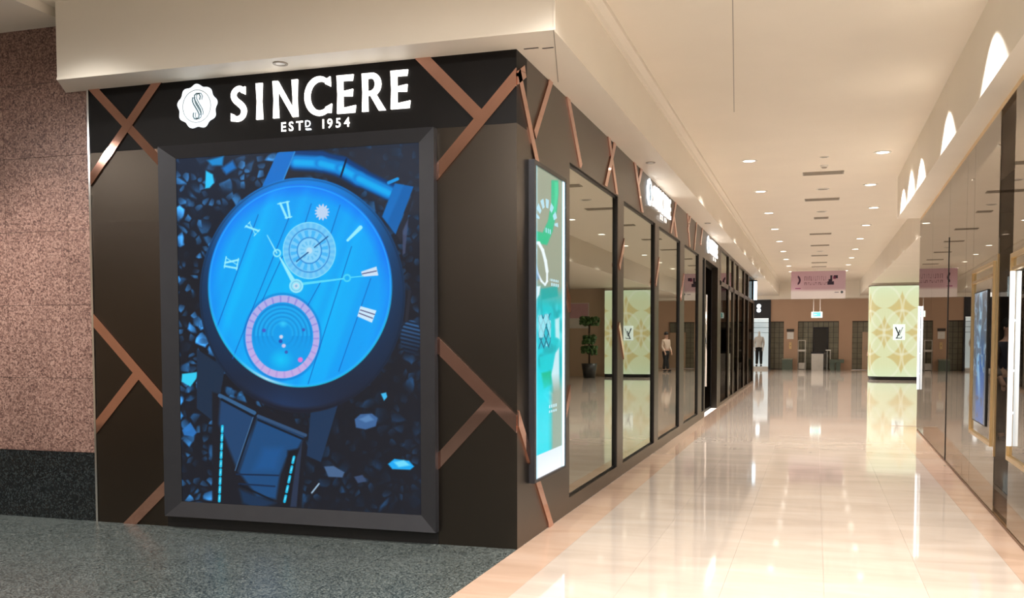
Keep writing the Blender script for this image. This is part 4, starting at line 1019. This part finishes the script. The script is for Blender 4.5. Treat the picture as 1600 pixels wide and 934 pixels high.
# ================================================================== TEAL LIGHT BOX ON THE CORRIDOR SIDE
t = empty('light_box', (0.03, 0.77, 0.43), 'tall turquoise backlit watch poster on the corridor side of the corner', 'light box')
b = MB(); y0, y1, z0, z1 = 0.295, 1.240, 0.43, 2.80
b.box(0.0, 0.045, y0, y0 + 0.04, z0, z1).box(0.0, 0.045, y1 - 0.022, y1, z0, z1).box(0.0, 0.045, y0 + .04, y1 - .022, z1 - 0.03, z1).box(0.0, 0.045, y0 + .04, y1 - .022, z0, z0 + 0.02)
b.build('frame', 'frame', t)
MB().box(0.0, 0.034, y0 + 0.04, y0 + 0.075, z0 + 0.02, z1 - 0.03).box(0.0, 0.034, y1 - 0.075, y1 - 0.022, z0 + .02, z1 - .03).build('lit_edge', 'lb_edge', t)
def teal_fn(u, v):
    x, y = canvas(HS, u, v)
    P = Paint(x, y, (148, 158, 138))  # beige base paints in the ceiling's reflection on the glass
    a = (u - 0.37) / 0.81; h = (v - 0.45) / 2.30
    sm = lambda e0, e1, q: np.clip((q - e0) / (e1 - e0), 0, 1)
    T = lambda pts: [(815 + p / 3.59, 240 + q / 3.59) for p, q in pts]
    B = lambda pts: [(815 + p / 3.225, 480 + q / 3.22) for p, q in pts]
    # lower half: cyan water over teal
    P.mix(sm(0.64, 0.56, h), (16, 196, 204)); P.mix(sm(0.58, 0.40, h) * sm(0.75, 0.35, a), (0, 216, 230), 0.8)
    n1 = vnoise(a * 6, h * 26, 8); P.mix(sm(.5, .75, n1) * sm(.6, .55, h) * sm(.16, .24, h), (0, 150, 158), .55)
    n2 = vnoise(a * 8 + 4, h * 30, 9); P.mix(sm(.6, .85, n2) * sm(.6, .55, h) * sm(.2, .3, h), (120, 236, 244), .5)
    # green ribbon of the strap
    P.poly(T([(168, 150), (205, 150), (207, 220), (196, 330), (172, 440), (142, 512), (108, 505), (66, 485), (72, 430), (118, 444), (148, 380), (166, 280)]), (0, 190, 138), 0.95, 2.5)
    P.poly(T([(185, 160), (205, 160), (204, 230), (190, 330), (178, 330), (186, 240)]), (70, 220, 170), 0.6, 2)
    # pale loop
    loop = T([(80, 540), (72, 500), (96, 500), (118, 540), (134, 600), (143, 660), (143, 715), (132, 735), (112, 715), (90, 670), (76, 610)])
    for k in range(len(loop)):
        P.seg(loop[k], loop[(k + 1) % len(loop)], 4.6 if k in (1, 2, 3, 4) else 3.0, (236, 250, 255), 0.97, soft=1.6)
    P.poly(T([(60, 745), (106, 742), (100, 790), (72, 835), (62, 830)]), (225, 245, 250), 0.95, 2); P.poly(T([(62, 590), (78, 600), (100, 700), (70, 720)]), (70, 120, 190), 0.6, 4)
    P.poly(T([(108, 760), (200, 740), (204, 800), (112, 820)]), (0, 168, 166), 0.7, 3)
    # openwork movement
    m = P.pmask(B([(84, 40), (148, 30), (146, 200), (86, 210)]), 2)
    lat = (np.abs(np.sin(a * 17 + h * 70)) < .36) | (np.abs(np.sin(a * 19 - h * 64)) < .30)
    P.mix(m, (44, 186, 206), .8); P.mix(m * lat, (16, 92, 118), .8); P.mix(m * (n2 > .62), (190, 240, 250), .7)
    P.poly(B([(90, 250), (150, 235), (150, 310), (95, 320)]), (0, 206, 214), 0.9, 3); P.poly(B([(100, 330), (150, 318), (152, 385), (112, 410)]), (0, 186, 140), 0.85, 3)
    # white folds at the right
    P.poly(B([(150, 340), (170, 230), (190, 200), (192, 440), (182, 520), (140, 490), (108, 436), (142, 420), (165, 440)]), (208, 236, 244), 0.95, 2.5)
    P.poly(B([(120, 440), (150, 470), (178, 505), (176, 470), (150, 440)]), (80, 160, 190), 0.6, 3); P.poly(B([(168, 60), (192, 50), (192, 160), (170, 150)]), (214, 240, 246), 0.85, 3)
    # calm grey area, text lines
    P.mix(sm(.42, .62, a) * sm(0.335, 0.27, h), (150, 166, 150), 0.95)
    P.mix(sm(.62, .42, a) * sm(0.335, 0.27, h), (0, 222, 240), 0.85)
    for hz, ax in [(0.655, .66), (0.64, .68), (0.225, .62), (0.208, .60)]:
        P.mix((np.abs(h - hz) < .0045) * (np.abs(a - ax) < .16) * (np.sin(a * 80) > -.5), (196, 236, 248), .9)
    # arc of lettering at the top
    rr = np.hypot((a - 0.40) / 0.34, (h - 0.835) / 0.070); an = np.arctan2((h - 0.835) / .07, (a - .40) / .34)
    P.mix((np.abs(rr - 1) < .20) * (np.sin(an * 13) > -.35) * (h > .842), (176, 226, 246), 0.9)
    P.mix((np.abs(h - 0.815) < .008) * (np.abs(a - .42) < .11) * (np.sin(a * 90) > -.3), (176, 226, 246), .85)
    # white foot and lit margins
    P.mix((h < 0.075).astype(float), (222, 238, 246)); P.mix(sm(.08, 0, h) * (h < .075), (250, 252, 255))
    P.mix(sm(0.09, 0.0, a), (170, 232, 255), .9); P.mix(sm(0.93, 1.0, a), (150, 225, 245), .8)
    return P.c
M['lightbox'] = painted('lightbox_print', 0.80, 0.15, spec=0.05)
paint_grid('print', M['lightbox'], t, lambda u, v: stack(0.030, u, v), y0 + .075, y1 - .075, z0 + .02, z1 - .03, 150, 380, teal_fn)

# blue poster in the gold frame of the mirrored shop
def blue_fn(a, h):
    P = Paint(a, h, (96, 104, 112))
    P.mix(np.clip((a - .15) * 6, 0, 1) * np.clip((.95 - a) * 8, 0, 1) * np.clip((.75 - h) * 3, 0, 1), (36, 100, 176), .95)
    n = vnoise(a * 7, h * 22, 4); P.mix(np.clip((n - .5) * 6, 0, 1) * (h > .35), (190, 225, 245), .8)
    P.mix(np.clip((.16 - np.abs(a - .45 - .08 * np.sin(h * 9))) * 8, 0, 1) * np.clip((h - .1) * 4, 0, 1), (170, 220, 250), .85)
    P.mix(np.clip((n - .62) * 8, 0, 1), (70, 80, 100), .7)
    return P.c
t = empty('framed_poster', (XR - 0.01, 3.3, 0.78), 'blue and white poster in a slim gold frame on the mirrored shopfront', 'poster')
M['blue'] = painted('blue_poster', 0.55, 0.2)
paint_grid('print', M['blue'], t, lambda u, v: stack(XR - 0.012, 3.72 - 0.8 * u, 0.72 + 1.2 * v), 0, 1, 0, 1, 60, 100, blue_fn)
box('backing', 'dark', t, XR - 0.011, XR - 0.001, 2.91, 3.73, 0.71, 1.93)

t.rotation_mode = 'XYZ'; turn(t)
# ================================================================== CEILING FITTINGS
ordn = ['nearest', 'second', 'third', 'fourth', 'fifth', 'sixth', 'seventh', 'eighth', 'ninth', 'tenth']
for side, row in (('left', ROW_L), ('right', ROW_R)):
    for i, (x, y) in enumerate(row):
        t = empty('downlight', (x, y, ZC), '%s round recessed downlight in the %s row of the corridor ceiling' % (ordn[i], side), 'downlight', 'corridor ceiling downlights')
        MB().ring((x, y), 0.085, 0.12, ZC - 0.008, ZC).build('trim_ring', 'white', t)
        MB().cyl((x, y, ZC - 0.004), (x, y, ZC), 0.085, n=20).build('lens', 'lens', t)
dl = [(9.63, 0.62), (12.66, 0.62), (15.6, 0.3), (18.96, 0.52), (22.1, 0.5), (25.6, 0.5), (28.6, 0.52), (30.6, 0.52)]
for i, (y, w) in enumerate(dl):
    t = empty('air_diffuser', (2.085, y, ZC), '%s slotted air grille along the middle of the ceiling' % ordn[i], 'air grille', 'ceiling air grilles')
    MB().box(2.085 - w / 2, 2.085 + w / 2, y - 0.13, y - 0.115, ZC - 0.012, ZC).box(2.085 - w / 2, 2.085 + w / 2, y + 0.115, y + 0.13, ZC - 0.012, ZC).box(2.085 - w / 2, 2.085 - w / 2 + .02, y - 0.115, y + 0.115, ZC - 0.012, ZC).box(2.085 + w / 2 - .02, 2.085 + w / 2, y - 0.115, y + 0.115, ZC - 0.012, ZC).build('frame', 'grille', t)
    for k in range(5):
        yy_ = y - 0.1 + k * 0.045
        MB().box(2.085 - w / 2 + .02, 2.085 + w / 2 - .02, yy_, yy_ + 0.018, ZC - 0.011, ZC - 0.001).build('slat', 'grille', t)
for i, (y, w) in enumerate([(8.22, 0.06), (11.35, 0.11), (14.5, 0.10), (24.0, 0.1)]):
    t = empty('ceiling_speaker', (2.09, y, ZC), '%s small round ceiling speaker between the air grilles' % ordn[i], 'speaker', 'ceiling speakers')
    MB().ring((2.09, y), w * 0.8, w, ZC - 0.010, ZC).build('rim', 'white', t)
    MB().cyl((2.09, y, ZC - 0.006), (2.09, y, ZC), w * 0.8).build('mesh_cover', 'grille', t)
t = empty('smoke_detector', (2.095, 8.93, ZC), 'small round smoke detector on the corridor ceiling', 'detector')
MB().cyl((2.095, 8.93, ZC - 0.03), (2.095, 8.93, ZC), 0.05, 0.06).build('body', 'white', t); MB().cyl((2.095, 8.93, ZC - 0.045), (2.095, 8.93, ZC - 0.03), 0.03, 0.045).build('cap', 'grille', t)
for i, (x, y, lab) in enumerate([(0.18, 4.6, 'small round sprinkler plate in the soffit before the side sign'), (0.18, 10.7, 'small round sprinkler plate in the soffit beyond the side sign'), (-1.743, -0.194, 'round recessed lamp in the soffit above the front shop sign')]):
    t = empty('soffit_fitting', (x, y, H), lab, 'fitting')
    MB().ring((x, y), 0.035, 0.055, H - 0.007, H).build('rim', 'grille', t); MB().cyl((x, y, H - 0.004), (x, y, H), 0.035).build('centre', 'white', t)

# ================================================================== PEOPLE
def skin_mesh(name, mat, parent, pts, edges, radii, root=0):
    me = bpy.data.meshes.new(name); me.from_pydata(pts, edges, []); me.update()
    o = bpy.data.objects.new(name, me); COL.objects.link(o)
    md = o.modifiers.new('skin', 'SKIN'); o.modifiers.new('sub', 'SUBSURF').levels = 2
    for i, r in enumerate(radii): me.skin_vertices[0].data[i].radius = r if hasattr(r, '__len__') else (r, r)
    me.skin_vertices[0].data[root].use_root = True
    dg = bpy.context.evaluated_depsgraph_get()
    m2 = bpy.data.meshes.new_from_object(o.evaluated_get(dg)); m2.name = name
    m2.materials.clear(); m2.materials.append(M[mat] if isinstance(mat, str) else mat)
    m2.polygons.foreach_set('use_smooth', [True] * len(m2.polygons))
    bpy.data.objects.remove(o)
    ob = bpy.data.objects.new(name, m2); COL.objects.link(ob); ob.parent = parent
    return ob
def person(loc, rz, label, top, trousers, stride=0.10, skin='skin', hair='hair', arm_bend=0.12, name='person', cat='person'):
    t = empty(name, loc, label, cat); t.rotation_euler = (0, 0, rz)
    s = stride
    pts = [(0, 0, .94), (0, 0, 1.12), (0, 0, 1.36), (0, -.01, 1.47), (0, -.02, 1.55), (0, -.03, 1.64), (0, -.02, 1.72)]
    e = [(0, 1), (1, 2), (2, 3), (3, 4), (4, 5), (5, 6)]; r = [(.16, .11), (.135, .10), (.16, .11), (.065, .06), (.06, .065), (.078, .095), (.05, .06)]
    def chain(start, lst):
        k = start
        for p, q in lst:
            pts.append(p); r.append(q); e.append((k, len(pts) - 1)); k = len(pts) - 1
        return k
    for sx in (-1, 1):
        w = chain(2, [((sx * .17, 0, 1.39), .058), ((sx * .22, .02, 1.12), .044), ((sx * .20, -arm_bend, .92), .034), ((sx * .19, -arm_bend - .04, .84), .032)])
        for k in range(4):
            chain(w, [((sx * .19 + (k - 1.5) * .017, -arm_bend - .05, .79), .010), ((sx * .19 + (k - 1.5) * .018, -arm_bend - .06, .745 - (.012 if k in (1, 2) else 0)), .009)])
        chain(w, [((sx * .16, -arm_bend - .06, .82), .010), ((sx * .155, -arm_bend - .07, .79), .009)])
        chain(0, [((sx * .09, 0, .86), .092), ((sx * .095, -s * sx * .5, .50), .062), ((sx * .10, s * sx * .3, .10), .042), ((sx * .10, s * sx * .3 - .03, .045), .042), ((sx * .105, s * sx * .3 - .17, .030), .032)])
    skin_mesh('body', skin, t, pts, e, r)
    p2 = [(0, 0, .98), (0, 0, .90)]; e2 = [(0, 1)]; r2_ = [(.175, .125), (.165, .125)]
    for sx in (-1, 1):
        k = 1
        for p, q in [((sx * .09, 0, .82), .105), ((sx * .095, -s * sx * .5, .50), .082), ((sx * .10, s * sx * .3, .09), .066)]:
            p2.append(p); r2_.append(q); e2.append((k, len(p2) - 1)); k = len(p2) - 1
    skin_mesh('trousers', trousers, t, p2, e2, r2_)
    p3 = [(0, 0, .93), (0, 0, 1.14), (0, 0, 1.36), (0, -.005, 1.44)]; e3 = [(0, 1), (1, 2), (2, 3)]; r3 = [(.185, .135), (.155, .12), (.175, .125), (.09, .08)]
    for sx in (-1, 1):
        k = 2
        for p, q in [((sx * .17, 0, 1.39), .072), ((sx * .22, .02, 1.12), .058), ((sx * .20, -arm_bend, .93), .048)]:
            p3.append(p); r3.append(q); e3.append((k, len(p3) - 1)); k = len(p3) - 1
    skin_mesh('top', top, t, p3, e3, r3)
    for sx in (-1, 1):
        sh = MB().sphere((sx * .105, s * sx * .3 - .085, .04), .06, .85, 2.1, .66, 12, 8).build('shoe', 'black_cloth', None, True); sh.parent = t
    if hair:
        hb_ = MB().sphere((0, -.005, 1.70), .10, .92, 1.08, .95, 14, 9); h_ = hb_.build('hair', hair, None, True); h_.parent = t
        f_ = MB().sphere((0, -.125, 1.625), .014, 1, 1.4, 1.4, 8, 6); f_.sphere((-.075, -.02, 1.63), .02, .5, 1, 1.4, 8, 6); f_.sphere((.075, -.02, 1.63), .02, .5, 1, 1.4, 8, 6)
        g_ = f_.build('nose_and_ears', 'skin', None, True); g_.parent = t
        f_ = MB().sphere((-.03, -.118, 1.655), .009, 1.3, .6, .7, 8, 6).sphere((.03, -.118, 1.655), .009, 1.3, .6, .7, 8, 6).sphere((0, -.116, 1.585), .012, 1.9, .5, .4, 8, 6)
        g_ = f_.build('eyes_and_mouth', 'hair', None, True); g_.parent = t
    return t
spot('person_fill_spot', (4.6, 7.6, 3.3), 60, 120)  # unseen fill lamp added so the person behind the glass shows
person((4.66, 9.0, 0.002), 0.5, 'person in navy clothes standing behind the bronze glass on the right', 'navy', 'navy')
person((4.36, 37.0, 0.002), -0.9, 'person in pale top and black trousers seen in the mirror windows', 'pale_cloth', 'black_cloth')
person((-0.62, YB + 0.5, 0.122), 0.0, 'white draped shop mannequin in the far clothes shop window', 'white', 'black_cloth', skin='white', hair=None, name='mannequin', cat='mannequin')
